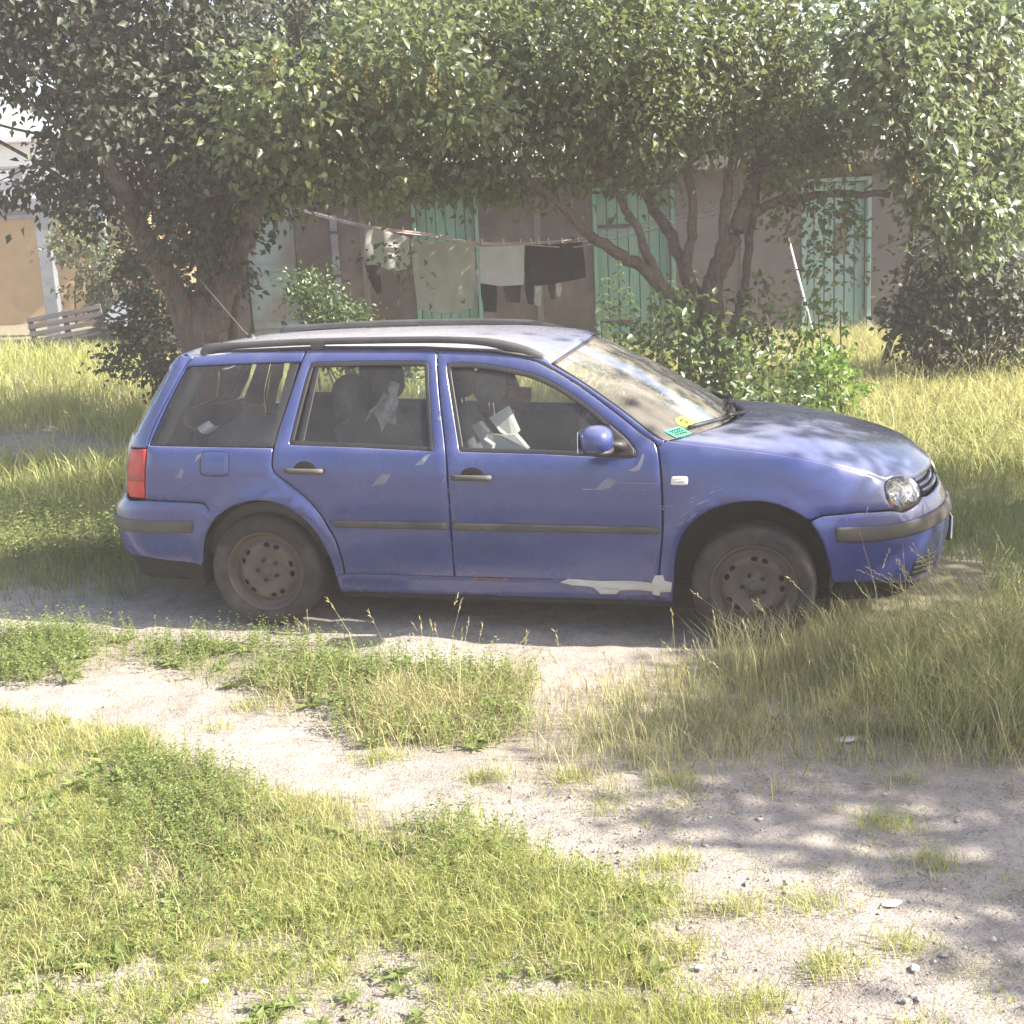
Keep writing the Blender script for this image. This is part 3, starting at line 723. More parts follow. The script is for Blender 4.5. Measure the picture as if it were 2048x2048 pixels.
shrub('leafy_shrub', 'yellow-green leafy weeds in the sun right of the brambles', 'shrub', (3.0, 12.0, .05), [((2.95, 12.0, .40), (.30, .4, .30), 420), ((3.1, 12.8, .42), (.28, .4, .30), 260), ((3.0, 12.9, .95), (.22, .3, .30), 120), ((3.3, 13.2, .95), (.12, .2, .28), 50)], leaf_mat('lime_leaves', [(.07, .15, .03), (.11, .20, .035), (.15, .25, .04)], .4, .4, (.28, .42, .05), .4), (.06, .11), G_)
# nettles in front of the wide door
def nettle(x, y, h, label):
    t = empty('nettle', (x, y, float(gz(x, y)))); tag(t, label, 'plant', 'nettles before the wide green door')
    b = t.location.z; lean = rng.normal(size=2) * .10
    P = [(lean[0] * u * u, lean[1] * u * u, h * u) for u in np.linspace(0, 1, 6)]
    MB().tube(P, [.012 - .008 * u for u in np.linspace(0, 1, 6)], 5).build('stem', M_herb, t, True)
    m = 11; u = np.repeat(np.linspace(.18, 1, m), 4); th = np.tile([0, PI, PI / 2, 3 * PI / 2], m) + np.repeat(np.arange(m) * .9, 4)
    Q = np.stack([lean[0] * u * u, lean[1] * u * u, h * u], -1)
    tip = np.stack([np.cos(th), np.sin(th), -.25 + 0 * th], -1); sz = np.repeat(.19 - .10 * np.linspace(0, 1, m), 4) * rng.uniform(.8, 1.2, len(u))
    V, T = leaf_arrays(Q, tip, np.tile([0, 0, 1.], (len(u), 1)) + .2 * rng.normal(size=(len(u), 3)), sz, .6)
    o = tri_mesh('leaves', V, T, M_herb, t, True); o['kind'] = 'stuff'
for i, (x, y, h, lb) in enumerate(((1.22, 16.6, 1.15, 'nettle nearest the left jamb of the wide green door'), (1.48, 16.9, 1.30, 'second nettle from the left before the wide green door'), (1.72, 16.5, 1.05, 'short nettle in the middle before the wide green door'), (1.98, 16.9, 1.35, 'tallest nettle before the wide green door'), (2.2, 16.6, 1.10, 'nettle second from the right before the wide green door'), (2.42, 16.8, 1.2, 'rightmost nettle before the wide green door'))):
    nettle(x, y, h, lb)

# ------------------------------------------------------------------ WASHING LINE
M_rope = simple('pink_grey_rope', (.50, .40, .39), .8, var=.2)
LX = [(-2.30, 15.4, 2.30), (-1.38, 14.0, 2.055), (-.66, 14.0, 1.925), (-.27, 14.0, 1.83), (.27, 14.0, 1.80), (.87, 14.0, 1.79), (1.73, 13.8, 1.95), (2.42, 13.25, 2.10)]
for k, dz in enumerate((0, .035, -.045)):
    P = catmull([(x, y - .02 * k, z + dz * (.3 if i < 5 else 1)) for i, (x, y, z) in enumerate(LX)], 6)
    tag(MB().tube(P, .0065, 5).build('washing_line', M_rope, None, True), ['pinkish washing line from the wall post to the lilac tree, middle strand', 'topmost strand of the washing line near the lilac tree', 'lowest strand of the washing line near the lilac tree'][k], 'rope', 'washing lines')
def cloth(name, label, cat, L, y, mat, amp=.018, fr=9, lean=0.0):
    x0 = min(p[0] for p in L); z1 = max(p[1] for p in L)
    def mp(Q, off):
        x, z = Q[:, 0], Q[:, 1]; d = np.clip(z1 - z, 0, 1)
        return np.stack([x, y + lean * d + amp * (.25 + d) * np.sin(fr * (x - x0) + 3 * d) + .006 * np.sin(31 * x + 5 * z) + .004 * np.sin(17 * z) - np.asarray(off), z], -1)
    o = panel(name, L, mp, mat, None, step=.03, off=.003, rnd=.0015, skirt=.006, ins=.006)
    return tag(o, label, cat, 'washing on the line')
M_c1 = simple('pale_grey_cotton', (.48, .48, .47), .9, var=.1, bmp=.2, bscale=90)
M_c2 = simple('sage_towel', (.42, .425, .36), .95, var=.08, bmp=.3, bscale=160)
M_c3 = simple('off_white_towel', (.62, .61, .58), .95, var=.07, bmp=.3, bscale=160)
M_c4 = simple('black_cotton', (.022, .022, .026), .9, var=.3)
M_c5 = simple('brown_cotton', (.07, .055, .05), .9, var=.3)
cloth('shirt', 'pale grey shirt hanging at the left end of the line', 'shirt', [(-1.37, 2.05), (-1.12, 1.98), (-.93, 1.92), (-.925, 1.72), (-.94, 1.61), (-1.05, 1.585), (-1.17, 1.60), (-1.30, 1.66), (-1.385, 1.655), (-1.41, 1.76)], 13.98, M_c1, .03, 16)
cloth('sock', 'long dark stocking hanging below the grey shirt', 'stocking', [(-1.415, 1.68), (-1.27, 1.655), (-1.255, 1.50), (-1.245, 1.37), (-1.30, 1.355), (-1.335, 1.40), (-1.39, 1.53)], 14.06, M_c5, .02, 20)
cloth('bath_towel', 'large sage-grey bath towel in front of the dark green door', 'towel', catmull([(-.915, 1.905), (-.6, 1.86), (-.245, 1.815)], 4) + [(-.26, 1.55), (-.305, 1.165)] + catmull([(-.45, 1.118), (-.62, 1.125), (-.885, 1.175)], 3) + [(-.905, 1.5)], 13.97, M_c2, .045, 9)
cloth('hand_towel', 'small off-white hand towel in the middle of the line', 'towel', [(-.205, 1.795), (.03, 1.785), (.265, 1.785), (.25, 1.58), (.235, 1.38), (.0, 1.375), (-.21, 1.415), (-.21, 1.6)], 13.96, M_c3, .035, 11)
cloth('black_towel', 'black towel at the right end of the washing', 'towel', [(.275, 1.79), (.57, 1.785), (.865, 1.79), (.885, 1.60), (.895, 1.42), (.62, 1.385), (.42, 1.36), (.255, 1.375), (.255, 1.6)], 13.98, M_c4, .04, 9)
for i, (x0, x1, z0, z1, mt, nm, lb, ct) in enumerate(((-.21, -.05, 1.50, 1.10, M_c4, 'trousers', 'dark trouser leg showing under the off-white towel', 'trousers'), (.03, .20, 1.50, 1.19, M_c5, 'undershirt', 'brown cloth hanging low between the towels', 'cloth'), (.255, .34, 1.45, 1.16, M_c4, 'sock', 'dark sock left of the white rag under the black towel', 'sock'), (.33, .42, 1.45, 1.14, M_c1, 'rag', 'grey rag hanging lowest under the black towel', 'rag'), (.50, .57, 1.45, 1.20, M_c5, 'sock', 'brown sock under the middle of the black towel', 'sock'), (.575, .63, 1.40, 1.22, M_c3, 'rag', 'small bright white rag under the black towel', 'rag'), (-.27, -.235, 1.55, 1.26, M_c1, 'strap', 'thin pale strap between the two light towels', 'strap'))):
    cloth(nm, lb, ct, [(x0, z0), (x1, z0), (x1 + .01, (z0 + z1) / 2), (x1 - .01, z1), (x0 + .02, z1 + .015), (x0 - .005, (z0 + z1) / 2)], 14.06 + .01 * i, mt, .012, 25)
M_peg = simple('pale_peg', (.55, .53, .45), .6, var=.15)
PEGS = [(-1.33, 'peg at the left shoulder of the grey shirt'), (-.98, 'peg at the right shoulder of the grey shirt'), (-.86, 'peg at the left corner of the sage bath towel'), (-.60, 'peg in the middle of the sage bath towel'), (-.30, 'peg at the right corner of the sage bath towel'), (-.17, 'peg at the left corner of the off-white hand towel'), (.05, 'peg in the middle of the off-white hand towel'), (.23, 'peg at the right corner of the off-white hand towel'), (.34, 'peg at the left corner of the black towel'), (.42, 'second peg from the left on the black towel'), (.52, 'third peg from the left on the black towel'), (.66, 'fourth peg from the left on the black towel'), (.83, 'peg at the right corner of the black towel')]
for i, (x, plb) in enumerate(PEGS):
    z = float(np.interp(x, [p[0] for p in LX], [p[2] for p in LX]))
    o = MB().box((0, 0, 0), (.012, .026, .075), bev=.003).build('clothes_peg', M_peg)
    o.location = (x, 13.985, z + .012); o.rotation_euler = (0, random.uniform(-.25, .25), 0)
    tag(o, 'pale clothes ' + plb, 'peg', 'clothes pegs on the line')
# ------------------------------------------------------------------ CAR: paint and trim materials
def roof_light_ramp(nt, amt):  # paints the roof's lit rear and shaded front along X
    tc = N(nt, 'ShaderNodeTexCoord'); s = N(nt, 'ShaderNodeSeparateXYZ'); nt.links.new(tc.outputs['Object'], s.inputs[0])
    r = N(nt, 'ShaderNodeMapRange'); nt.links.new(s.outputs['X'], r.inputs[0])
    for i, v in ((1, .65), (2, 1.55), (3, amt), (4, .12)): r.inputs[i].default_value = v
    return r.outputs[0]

def paint_mat(name='faded_blue_paint', glare=0.0):
    m, nt, b = new_mat(name)
    base = ramp(nt, noise(nt, 1.7, 5, .6), [(.3, (.009, .021, .125)), (.7, (.016, .034, .170))])
    fade = ramp(nt, noise(nt, 5.5, 7, .7, vec=(.6, 1, 1.3)), [(.52, (0, 0, 0)), (.78, (.35,) * 3)])
    c = mix(nt, base, (.06, .09, .24), fade)
    # dust lies on what faces up
    g = N(nt, 'ShaderNodeNewGeometry'); sx = N(nt, 'ShaderNodeSeparateXYZ'); nt.links.new(g.outputs['Normal'], sx.inputs[0])
    upf = ramp(nt, sx.outputs['Z'], [(.10, (.012,) * 3), (.75, (.12,) * 3), (.95, (.16,) * 3), (.994, (.30,) * 3)])
    ds = N(nt, 'ShaderNodeMath', operation='MULTIPLY'); nt.links.new(upf, ds.inputs[0])
    nt.links.new(ramp(nt, noise(nt, 3.2, 8, .68), [(.3, (.45,) * 3), (.68, (1.25,) * 3)]), ds.inputs[1])
    c = mix(nt, c, (.66, .64, .63), ds.outputs[0])
    if glare: c = mix(nt, c, (.66, .64, .66), roof_light_ramp(nt, glare))            # sunlit white of the roof painted in, fading to its shaded front
    # mud thrown up low on the sides
    tc = N(nt, 'ShaderNodeTexCoord'); sz = N(nt, 'ShaderNodeSeparateXYZ'); nt.links.new(tc.outputs['Object'], sz.inputs[0])
    low = N(nt, 'ShaderNodeMapRange'); nt.links.new(sz.outputs['Z'], low.inputs[0])
    for i, v in ((1, .20), (2, .62), (3, .20), (4, 0)): low.inputs[i].default_value = v
    lm = N(nt, 'ShaderNodeMath', operation='MULTIPLY'); nt.links.new(low.outputs[0], lm.inputs[0]); nt.links.new(noise(nt, 4, 6, .7), lm.inputs[1])
    c = mix(nt, c, (.24, .20, .165), lm.outputs[0])
    nt.links.new(c, b.inputs['Base Color'])
    r = ramp(nt, noise(nt, 2.6, 6, .6), [(.3, (.18,) * 3), (.7, (.34,) * 3)])
    nt.links.new(r, b.inputs['Roughness'])
    b.inputs['Coat Weight'].default_value = .7; b.inputs['Coat Roughness'].default_value = .06
    return m
M_paint = paint_mat()
M_roofp = paint_mat('sunlit_roof_paint', .62)
M_trim = simple('black_trim', (.022, .021, .021), .55, var=.3, bmp=.08, bscale=180)
M_strip = simple('weathered_plastic', (.052, .046, .039), .65, var=.25, scale=9, dirt=(.20, .17, .14), dirtamt=.4)
M_rail = simple('grey_rail_plastic', (.055, .054, .056), .5, var=.2, dirt=(.22, .20, .18), dirtamt=.25)
M_rubber = simple('tyre_rubber', (.022, .020, .019), .85, var=.3, scale=14, dirt=(.13, .105, .085), dirtamt=.6, dscale=5)
M_steel = simple('dusty_steel_rim', (.072, .057, .047), .6, .0, var=.25, scale=12, dirt=(.12, .088, .064), dirtamt=.7, dscale=8)
M_dark = simple('dark_cavity', (.012, .011, .010), .9, var=.3)
M_fabric = simple('seat_fabric', (.070, .070, .078), .9, var=.25, scale=30, bmp=.15, bscale=220)
M_inner = simple('interior_plastic', (.042, .040, .039), .7, var=.2)
M_lining = simple('headlining', (.36, .35, .33), .9, var=.1)
M_glass = glass_mat('side_glass', (.93, .95, .94), .06)
M_wglass = glass_mat('windscreen_glass', (.86, .89, .87), .40, (.33, .305, .265), 4.0, (.7, 2.4, 1.4), 1.12)
M_hglass = glass_mat('lamp_glass', (.93, .95, .95), .10)
M_chrome = simple('chrome', (.78, .78, .77), .14, 1.0, var=.05)
M_red = simple('red_lamp_plastic', (.46, .022, .020), .22, var=.18, scale=18, dirt=(.5, .22, .18), dirtamt=.3)
M_white = simple('white_plastic', (.70, .69, .66), .5, var=.06)
M_tape = simple('silver_tape', (.42, .41, .39), .5, var=.2, scale=25, bmp=.5, bscale=38, vec=(.25, 1, 1))
M_fleck_scratch = simple('fleck_scratch_grey', (.165, .165, .225), .6, var=.25, scale=40)  # pale tone shared by painted-in reflections and real scratches
M_yellow = simple('yellow_sticker', (.70, .66, .05), .4, var=.08)
M_green = simple('green_sticker', (.07, .55, .34), .4, var=.2, scale=60)
M_ink = simple('black_ink', (.015, .015, .015), .6, var=.1)
M_rust = simple('rust', (.17, .075, .035), .9, var=.5, scale=30)

# ------------------------------------------------------------------ CAR: the body surface, metres; x forward from the rear axle, z up, y out
def itp(x, xs, ys):
    xs = np.asarray(xs, float); ys = np.asarray(ys, float); x = np.clip(np.asarray(x, float), xs[0], xs[-1])
    h = np.diff(xs); d = np.diff(ys) / h
    m = np.zeros_like(ys); m[0] = d[0]; m[-1] = d[-1]
    for i in range(1, len(xs) - 1):
        m[i] = 0 if d[i - 1] * d[i] <= 0 else 2 * d[i - 1] * d[i] / (d[i - 1] + d[i])
    i = np.clip(np.searchsorted(xs, x, side='right') - 1, 0, len(xs) - 2)
    t = (x - xs[i]) / h[i]
    return (2 * t**3 - 3 * t**2 + 1) * ys[i] + (t**3 - 2 * t**2 + t) * h[i] * m[i] + (-2 * t**3 + 3 * t**2) * ys[i + 1] + (t**3 - t**2) * h[i] * m[i + 1]

WZ = [.10, .20, .28, .45, .62, .80, .90, .945, .98, 1.10, 1.25, 1.36, 1.42, 1.47]
WW = [.790, .805, .832, .858, .867, .862, .848, .836, .818, .765, .692, .630, .588, .540]
XF = ([.10, .2, .3, .42, .52, .60, .66, .72, .80, .90, 1.0, 1.5], [3.28, 3.36, 3.45, 3.48, 3.492, 3.487, 3.46, 3.43, 3.36, 3.28, 3.15, 3.0])
XR = ([.10, .25, .40, .52, .585, .62, .66, .75, .93, 1.1, 1.25, 1.36, 1.42, 1.5], [-.90, -.955, -1.0, -1.015, -1.01, -.985, -.935, -.925, -.895, -.81, -.71, -.63, -.55, -.47])
S0, S1, NF, NR, UF, UR = 2.45, -.45, 2.7, 3.2, 1.45, 1.25
UMAX, UMIN = S0 + UF, S1 - UR

def body_half(x, z):
    w = itp(z, WZ, WW)
    for cx, ra in ((.02, .375), (2.455, .415)):                 # wheel arch flares
        r = np.hypot(x - cx, z - .31)
        w = w + .019 * np.where(r < ra, 1, np.exp(-((r - ra) / .05) ** 2)) * np.clip((z - .12) / .1, 0, 1)
    w = w + .006 * np.exp(-((z - .235) / .02) ** 2) * np.clip((x - .4) / .1, 0, 1) * np.clip((2.1 - x) / .1, 0, 1)
    return w

def body_base(u, z):
    ph = np.clip((u - S0) / UF, 0, 1) * PI / 2; pr = np.clip((S1 - u) / UR, 0, 1) * PI / 2
    af = itp(z, *XF) - S0; ar = S1 - itp(z, *XR)
    x = np.where(u > S0, S0 + af * np.sin(ph) ** (2 / NF), np.where(u < S1, S1 - ar * np.sin(pr) ** (2 / NR), u))
    w = body_half(x, z)
    y = np.where(u > S0, w * np.cos(ph) ** (2 / NF), np.where(u < S1, w * np.cos(pr) ** (2 / NR), w))
    return np.stack([x, y, z + 0 * x], -1)

def MB_(Q, off=0.0):
    """body surface point for (u, z), pushed out by off"""
    Q = np.asarray(Q, float).reshape(-1, 2); u, z = Q[:, 0], Q[:, 1]; e = 2e-3
    P = body_base(u, z)
    uc = np.clip(u, UMIN + 2 * e, UMAX - 2 * e)
    du = body_base(uc + e, z) - body_base(uc - e, z); dz = body_base(uc, z + e) - body_base(uc, z - e)
    n = np.cross(dz, du); n /= np.linalg.norm(n, axis=1, keepdims=True) + 1e-12
    ref = np.stack([np.where(u > S0, P[:, 0] - S0, np.where(u < S1, P[:, 0] - S1, 0)), P[:, 1], 0 * u], -1)
    n *= np.where(np.sum(n * ref, 1, keepdims=True) < 0, -1, 1)
    R = P + n * np.broadcast_to(np.asarray(off, float), u.shape)[:, None]
    R[:, 1] = np.where((u >= UMAX - 1e-6) | (u <= UMIN + 1e-6), 0, R[:, 1])
    return R

car = empty('estate_car')
tag(car, 'faded blue estate car with black roof rails and steel wheels parked side-on', 'car')
car.matrix_world = Matrix(((.96591, .20818, .02640 - .0, -1.13343), (-.20818 * 0 - .20559 - .0026, .97808, -.0056, 7.51523), (0, 0, 1, 0), (0, 0, 0, 1)))
_yaw, _pit = math.radians(-12.016), math.radians(-1.5187)
_ax = Vector((math.cos(_yaw) * math.cos(_pit), math.sin(_yaw) * math.cos(_pit), math.sin(_pit)))
_u = Vector((0, 0, 1)) - _ax * _ax.z; _u.normalize(); _l = _u.cross(_ax)
CAR_M = Matrix(((_ax.x, _l.x, _u.x, -1.13343), (_ax.y, _l.y, _u.y, 7.51523), (_ax.z, _l.z, _u.z, 0), (0, 0, 0, 1)))
car.matrix_world = CAR_M

# outlines in (u, z)
gut_r = [(-.419, 1.398), (-.194, 1.416), (.10, 1.430)]
rd_rear = [(.196, 1.432), (.180, 1.379), (.140, 1.21), (.103, 1.064), (.083, .969), (.074, .868), (.088, .829), (.152, .780), (.242, .712), (.323, .624), (.371, .544), (.403, .478), (.428, .378), (.433, .297)]
arch_r = [(-.343, .325), (-.322, .451), (-.282, .539), (-.197, .625), (-.103, .671), (0, .686), (.102, .674), (.189, .634), (.274, .562), (.333, .470), (.376, .354), (.386, .290)]
arch_f = [(2.127, .300), (2.133, .439), (2.163, .554), (2.235, .647), (2.343, .707), (2.455, .734), (2.508, .731), (2.580, .696), (2.642, .639), (2.689, .547), (2.726, .433), (2.747, .339)]
bshut = [(.894, 1.428), (.933, 1.218), (.984, .971), (.998, .866), (1.010, .613), (1.014, .302)]
fd_front = [(2.036, .985), (2.049, .946), (2.062, .851), (2.068, .761), (2.071, .596), (2.061, .424), (2.052, .306)]
hoodshut = [(2.088, 1.009), (2.136, 1.004), (2.442, .972), (2.664, .935), (2.857, .893), (3.020, .848), (3.125, .806)]
headl = [(3.132, .806), (3.189, .819), (3.285, .817), (3.360, .804), (3.383, .782), (3.378, .755), (3.337, .720), (3.289, .693), (3.212, .674), (3.133, .663), (3.096, .671), (3.071, .690), (3.064, .732), (3.094, .777)]
rwin = catmull([(.234, 1.368), (.549, 1.375), (.845, 1.375)], 4) + catmull([(.860, 1.36), (.888, 1.189), (.924, .955)], 4) + [(.915, .948)] + catmull([(.542, .961), (.168, .968)], 3) + catmull([(.160, .978), (.193, 1.173), (.226, 1.362)], 4)[:-1]
fwin = catmull([(.957, 1.367), (1.106, 1.365), (1.281, 1.342), (1.413, 1.314), (1.544, 1.259), (1.675, 1.182), (1.805, 1.086), (1.891, 1.020), (1.932, .972), (1.940, .950), (1.936, .934)], 4) + [(1.925, .930), (1.813, .931), (1.481, .942), (1.068, .947), (1.058, .955)] + catmull([(1.053, .97), (1.007, 1.155), (.952, 1.36)], 4)[:-1]
door_top = [(.898, 1.428), (1.009, 1.427), (1.186, 1.417)] + catmull([(1.29, 1.403), (1.40, 1.375), (1.47, 1.345), (1.60, 1.28), (1.73, 1.20), (1.86, 1.112), (1.95, 1.045), (2.005, 1.012)], 3) + [(2.026, 1.00)]
g = .0035                                                     # half of a shut gap
def shift(L, du, dz=0): return [(a + du, b + dz) for a, b in L]

quarter = gut_r + [(.196 - g, 1.432), (.180 - g, 1.376), (.166, 1.371)] + catmull([(.10, 1.370), (-.13, 1.363), (-.448, 1.350)], 3) + catmull([(-.456, 1.345), (-.548, 1.169), (-.624, .962)], 4) + [(-.616, .955)] + [(-.269, .953), (.074, .952)] \
    + shift(catmull(rd_rear[5:], 3), -g) + [(.388, .290)] + catmull(arch_r, 4)[::-1][:-9] + [(-.279, .626), (-.300, .656), (-.330, .666), (-.497, .671), (-.633, .673), (-.637, .75), (-.628, .875), (-.631, .939), (-.632, .957)] + catmull([(-.634, .96), (-.622, 1.056), (-.548, 1.206), (-.464, 1.345), (-.424, 1.398)], 4)[1:-1]
rear_door = [(.200, 1.432), (.551, 1.434), (.889, 1.428)] + shift(catmull(bshut, 4), -g) + [(.437, .297)] + shift(catmull(rd_rear, 3), g)[::-1][1:-1]
front_door = door_top + shift(catmull(fd_front, 3), -g) + shift(catmull(bshut, 4), g)[::-1][:-1]
pillar = [(1.192, 1.4175)] + catmull([(1.362, 1.400), (1.449, 1.384), (1.485, 1.365), (1.627, 1.291), (1.766, 1.206), (1.886, 1.128), (2.025, 1.030), (2.075, 1.012)], 4) + [(2.06, .995), (2.041, .985), (2.031, 1.003)] + shift(door_top[3:], 0, .006)[::-1]
fender = [(2.044, .984), (2.068, 1.0)] + catmull(hoodshut, 4) + [(3.088, .777), (3.058, .732), (3.064, .69), (3.085, .676), (3.067, .677), (2.863, .679), (2.697, .668), (2.648, .648)] + catmull(arch_f, 4)[::-1][13:] + [(2.056, .300)] + shift(catmull(fd_front, 3), g)[::-1][:-1]
fb_top = [(2.651, .640), (2.70, .660), (2.863, .6715), (3.067, .669), (3.10, .662), (3.133, .655), (3.214, .666), (3.292, .685), (3.345, .708), (3.40, .703), (3.60, .716), (UMAX, .722)]
front_bumper = fb_top + [(UMAX, .27), (3.6, .27), (3.3, .285), (3.1, .30), (2.95, .318), (2.749, .330)] + catmull(arch_f, 4)[-2:-13:-1]
rear_bumper = [(-.352, .325), (-.494, .338), (-.634, .350), (-.9, .35), (UMIN, .35), (UMIN, .668), (-1.2, .667), (-.852, .652), (-.640, .665), (-.497, .664), (-.330, .659), (-.303, .648), (-.284, .622)] + catmull(arch_r, 4)[12:0:-1]
tail_lamp = [(-.898, .926), (-.640, .936), (-.637, .875), (-.646, .762), (-.643, .679), (-.860, .672), (-.915, .70), (-.922, .787)]
tailgate = [(UMIN, .675), (-1.2, .675), (-.93, .68), (-.928, .787), (-.904, .932), (-.642, .942), (-.640, .96)] + catmull([(-.642, .96), (-.630, 1.056), (-.556, 1.206), (-.472, 1.345), (-.432, 1.396)], 4)[1:] + [(-.62, 1.405), (-1.1, 1.40), (UMIN, 1.395)]
tg_win = [(-1.62, .99), (-1.0, .99), (-.90, .995), (-.80, 1.15), (-.72, 1.32), (-.9, 1.335), (-1.62, 1.335)]
qglass = catmull([(-.444, 1.347), (-.13, 1.359), (.165, 1.367)], 4) + catmull([(.160, 1.34), (.136, 1.21), (.098, 1.064), (.077, .958)], 4) + [(-.269, .958), (-.612, .960)] + catmull([(-.614, .966), (-.542, 1.169), (-.450, 1.342)], 4)[:-1]
sill = [(.388, .286), (.435, .293), (1.014, .298), (2.054, .301), (2.120, .296), (2.118, .20), (.392, .19)]

def bodyp(name, L, mat, parent=car, sides=(1, -1), **kw):
    out = []
    for s in sides:
        out.append(panel(name, L, MB_, mat, parent, side=s, **kw))
    return out

for s in (-1, 1):                                             # near side first
    panel('quarter_panel', quarter, MB_, M_paint, car, side=s)
    q = panel('quarter_window', qglass, MB_, M_glass, car, side=s, off=-.004, skirt=.004, step=.08)
    fl = panel('fuel_flap', catmull([(-.315, .915), (-.293, .930), (-.183, .930), (-.163, .913), (-.163, .829), (-.183, .808), (-.293, .808), (-.318, .831), (-.315, .915)], 4)[:-1], MB_, M_paint, car, side=s, off=.002) if s < 0 else None
    if fl:
        gp = panel('flap_gap', catmull([(-.3175, .916), (-.294, .9325), (-.182, .9325), (-.1605, .914), (-.1605, .828), (-.182, .8055), (-.294, .8055), (-.3205, .8305), (-.3175, .916)], 4)[:-1], MB_, M_trim, fl, side=s, off=.0007, skirt=0, rnd=0)
    for nm, L, win, cut in (('rear_door', rear_door, rwin, None), ('front_door', front_door, fwin, None)):
        d = panel(nm, L, MB_, M_paint, car, holes=[win], side=s)
        A = np.array(win); A = A if area(A) > 0 else A[::-1]
        wf = panel('window_seal', list(A), MB_, M_trim, d, holes=[list(inset(resample(A, .03), .021))], side=s, off=-.0015, rnd=.001, ins=.004, step=.2)
        panel('window_glass', list(inset(resample(A, .03), .012)), MB_, M_glass, d, side=s, off=-.012, skirt=.004, step=.08)
        if nm == 'rear_door':
            panel('rub_strip', [(.372, .590), (.990, .594), (.993, .555), (.408, .553)], MB_, M_strip, d, side=s, off=.011, rnd=.004, skirt=.014, ins=.008)
            bar = [(.257, 1.366), (.285, 1.37), (.262, 1.17), (.235, .968), (.205, .968), (.233, 1.17)]
            panel('window_divider', bar, MB_, M_trim, d, side=s, off=-.004, rnd=.001, ins=.004)
            hx0, hx1, hz = .158, .345, .840
        else:
            panel('rub_strip', [(1.017, .594), (2.060, .597), (2.060, .560), (1.019, .554)], MB_, M_strip, d, side=s, off=.011, rnd=.004, skirt=.014, ins=.008)
            panel('mirror_base', [(1.795, 1.088), (1.888, 1.014), (1.928, .968), (1.932, .938), (1.83, .936), (1.805, 1.0)], MB_, M_trim, d, side=s, off=.006, rnd=.002, skirt=.02)
            hx0, hx1, hz = 1.034, 1.220, .823
        cx = (hx0 + hx1) / 2
        panel('handle_recess', [(cx + .060 * math.cos(a), hz + .008 + .042 * math.sin(a)) for a in np.linspace(-.35, PI + .35, 15)], MB_, M_dark, d, side=s, off=.0012, rnd=.0005, skirt=0, ins=.004)
        mb = MB()
        P = [tuple(MB_([(u, hz)], o)[0] * np.array([1, s, 1])) for u, o in ((hx0, .012), (hx0 + .02, .030), (cx, .038), (hx1 - .02, .030), (hx1, .012))]
        mb.tube(catmull(P, 4), .0155, 10, sq=1.0)
        h = mb.build('handle', M_strip, d, True)
        if nm == 'front_door' and s < 0:
            k = MB().ellipsoid(tuple(MB_([(hx0 + .012, hz)], .034)[0] * np.array([1, s, 1])), (.009, .006, .009), 10, 6)
            k.build('key_lock', M_chrome, h, True)
        # inner door card, grey inside face of the frame
        panel('door_card', [(a, b) for a, b in ([(.45, .34), (.50, .945), (.93, .945), (1.0, .34)] if nm == 'rear_door' else [(1.03, .34), (1.03, .935), (1.92, .925), (2.03, .80), (2.03, .34)])], MB_, M_inner, d, side=s, off=-.075, rnd=.01, skirt=-.05, step=.12)
    panel('pillar_panel', pillar, MB_, M_paint, car, side=s)
    f_ = panel('front_wing', fender, MB_, M_paint, car, side=s)
    mk = catmull([(2.112, .838), (2.122, .845), (2.178, .846), (2.19, .838), (2.19, .814), (2.18, .806), (2.12, .805), (2.111, .812), (2.112, .838)], 3)[:-1]
    sm_ = panel('side_indicator', mk, MB_, M_white, f_, side=s, off=.007, rnd=.003, skirt=.008, ins=.005)
    panel('indicator_lens', [(2.132, .818), (2.165, .818), (2.172, .826), (2.165, .834), (2.132, .834), (2.127, .826)], MB_, M_chrome, sm_, side=s, off=.009, rnd=.001, skirt=.003, ins=.003)
    panel('sill', sill, MB_, M_paint, car, side=s, off=-.006, skirt=.03)
    panel('sill_edge', [(.395, .192), (2.115, .202), (2.11, .165), (.40, .155)], MB_, M_dark, car, side=s, off=-.02, skirt=.06)
    tl = panel('tail_lamp', tail_lamp, MB_, M_red, car, side=s, off=.004, rnd=.004)
    panel('lamp_band', [(-.915, .80), (-.65, .80), (-.648, .765), (-.918, .762)], MB_, simple('smoked_red', (.26, .03, .03), .25, var=.1) if s < 0 else bpy.data.materials['smoked_red'], tl, side=s, off=.0055, rnd=.001, skirt=.002, ins=.004)

panel('rear_bumper', rear_bumper, MB_, M_paint, car, mirror=True)
bs = panel('bumper_strip', [(-.377, .566), (-.388, .502), (-.9, .485), (UMIN, .485), (UMIN, .555), (-.90, .553)], MB_, M_strip, car, mirror=True, off=.010, rnd=.004, skirt=.014, ins=.008)
panel('bumper_valance', [(-.36, .325), (-.634, .348), (UMIN, .348), (UMIN, .20), (-.6, .22), (-.36, .22)], MB_, M_dark, car, mirror=True, off=-.02, skirt=.05)
fb = panel('front_bumper', front_bumper, MB_, M_paint, car, mirror=True)
panel('bumper_strip', [(2.741, .607), (2.944, .604), (3.129, .611), (3.40, .632), (UMAX, .655), (UMAX, .585), (3.40, .560), (3.129, .539), (2.909, .528), (2.750, .536)], MB_, M_strip, car, mirror=True, off=.010, rnd=.004, skirt=.014, ins=.008)
panel('front_spoiler', [(2.80, .325), (2.95, .313), (3.1, .296), (3.3, .281), (3.6, .266), (UMAX, .266), (UMAX, .18), (3.3, .19), (2.80, .22)], MB_, M_dark, car, mirror=True, off=-.015, skirt=.05)
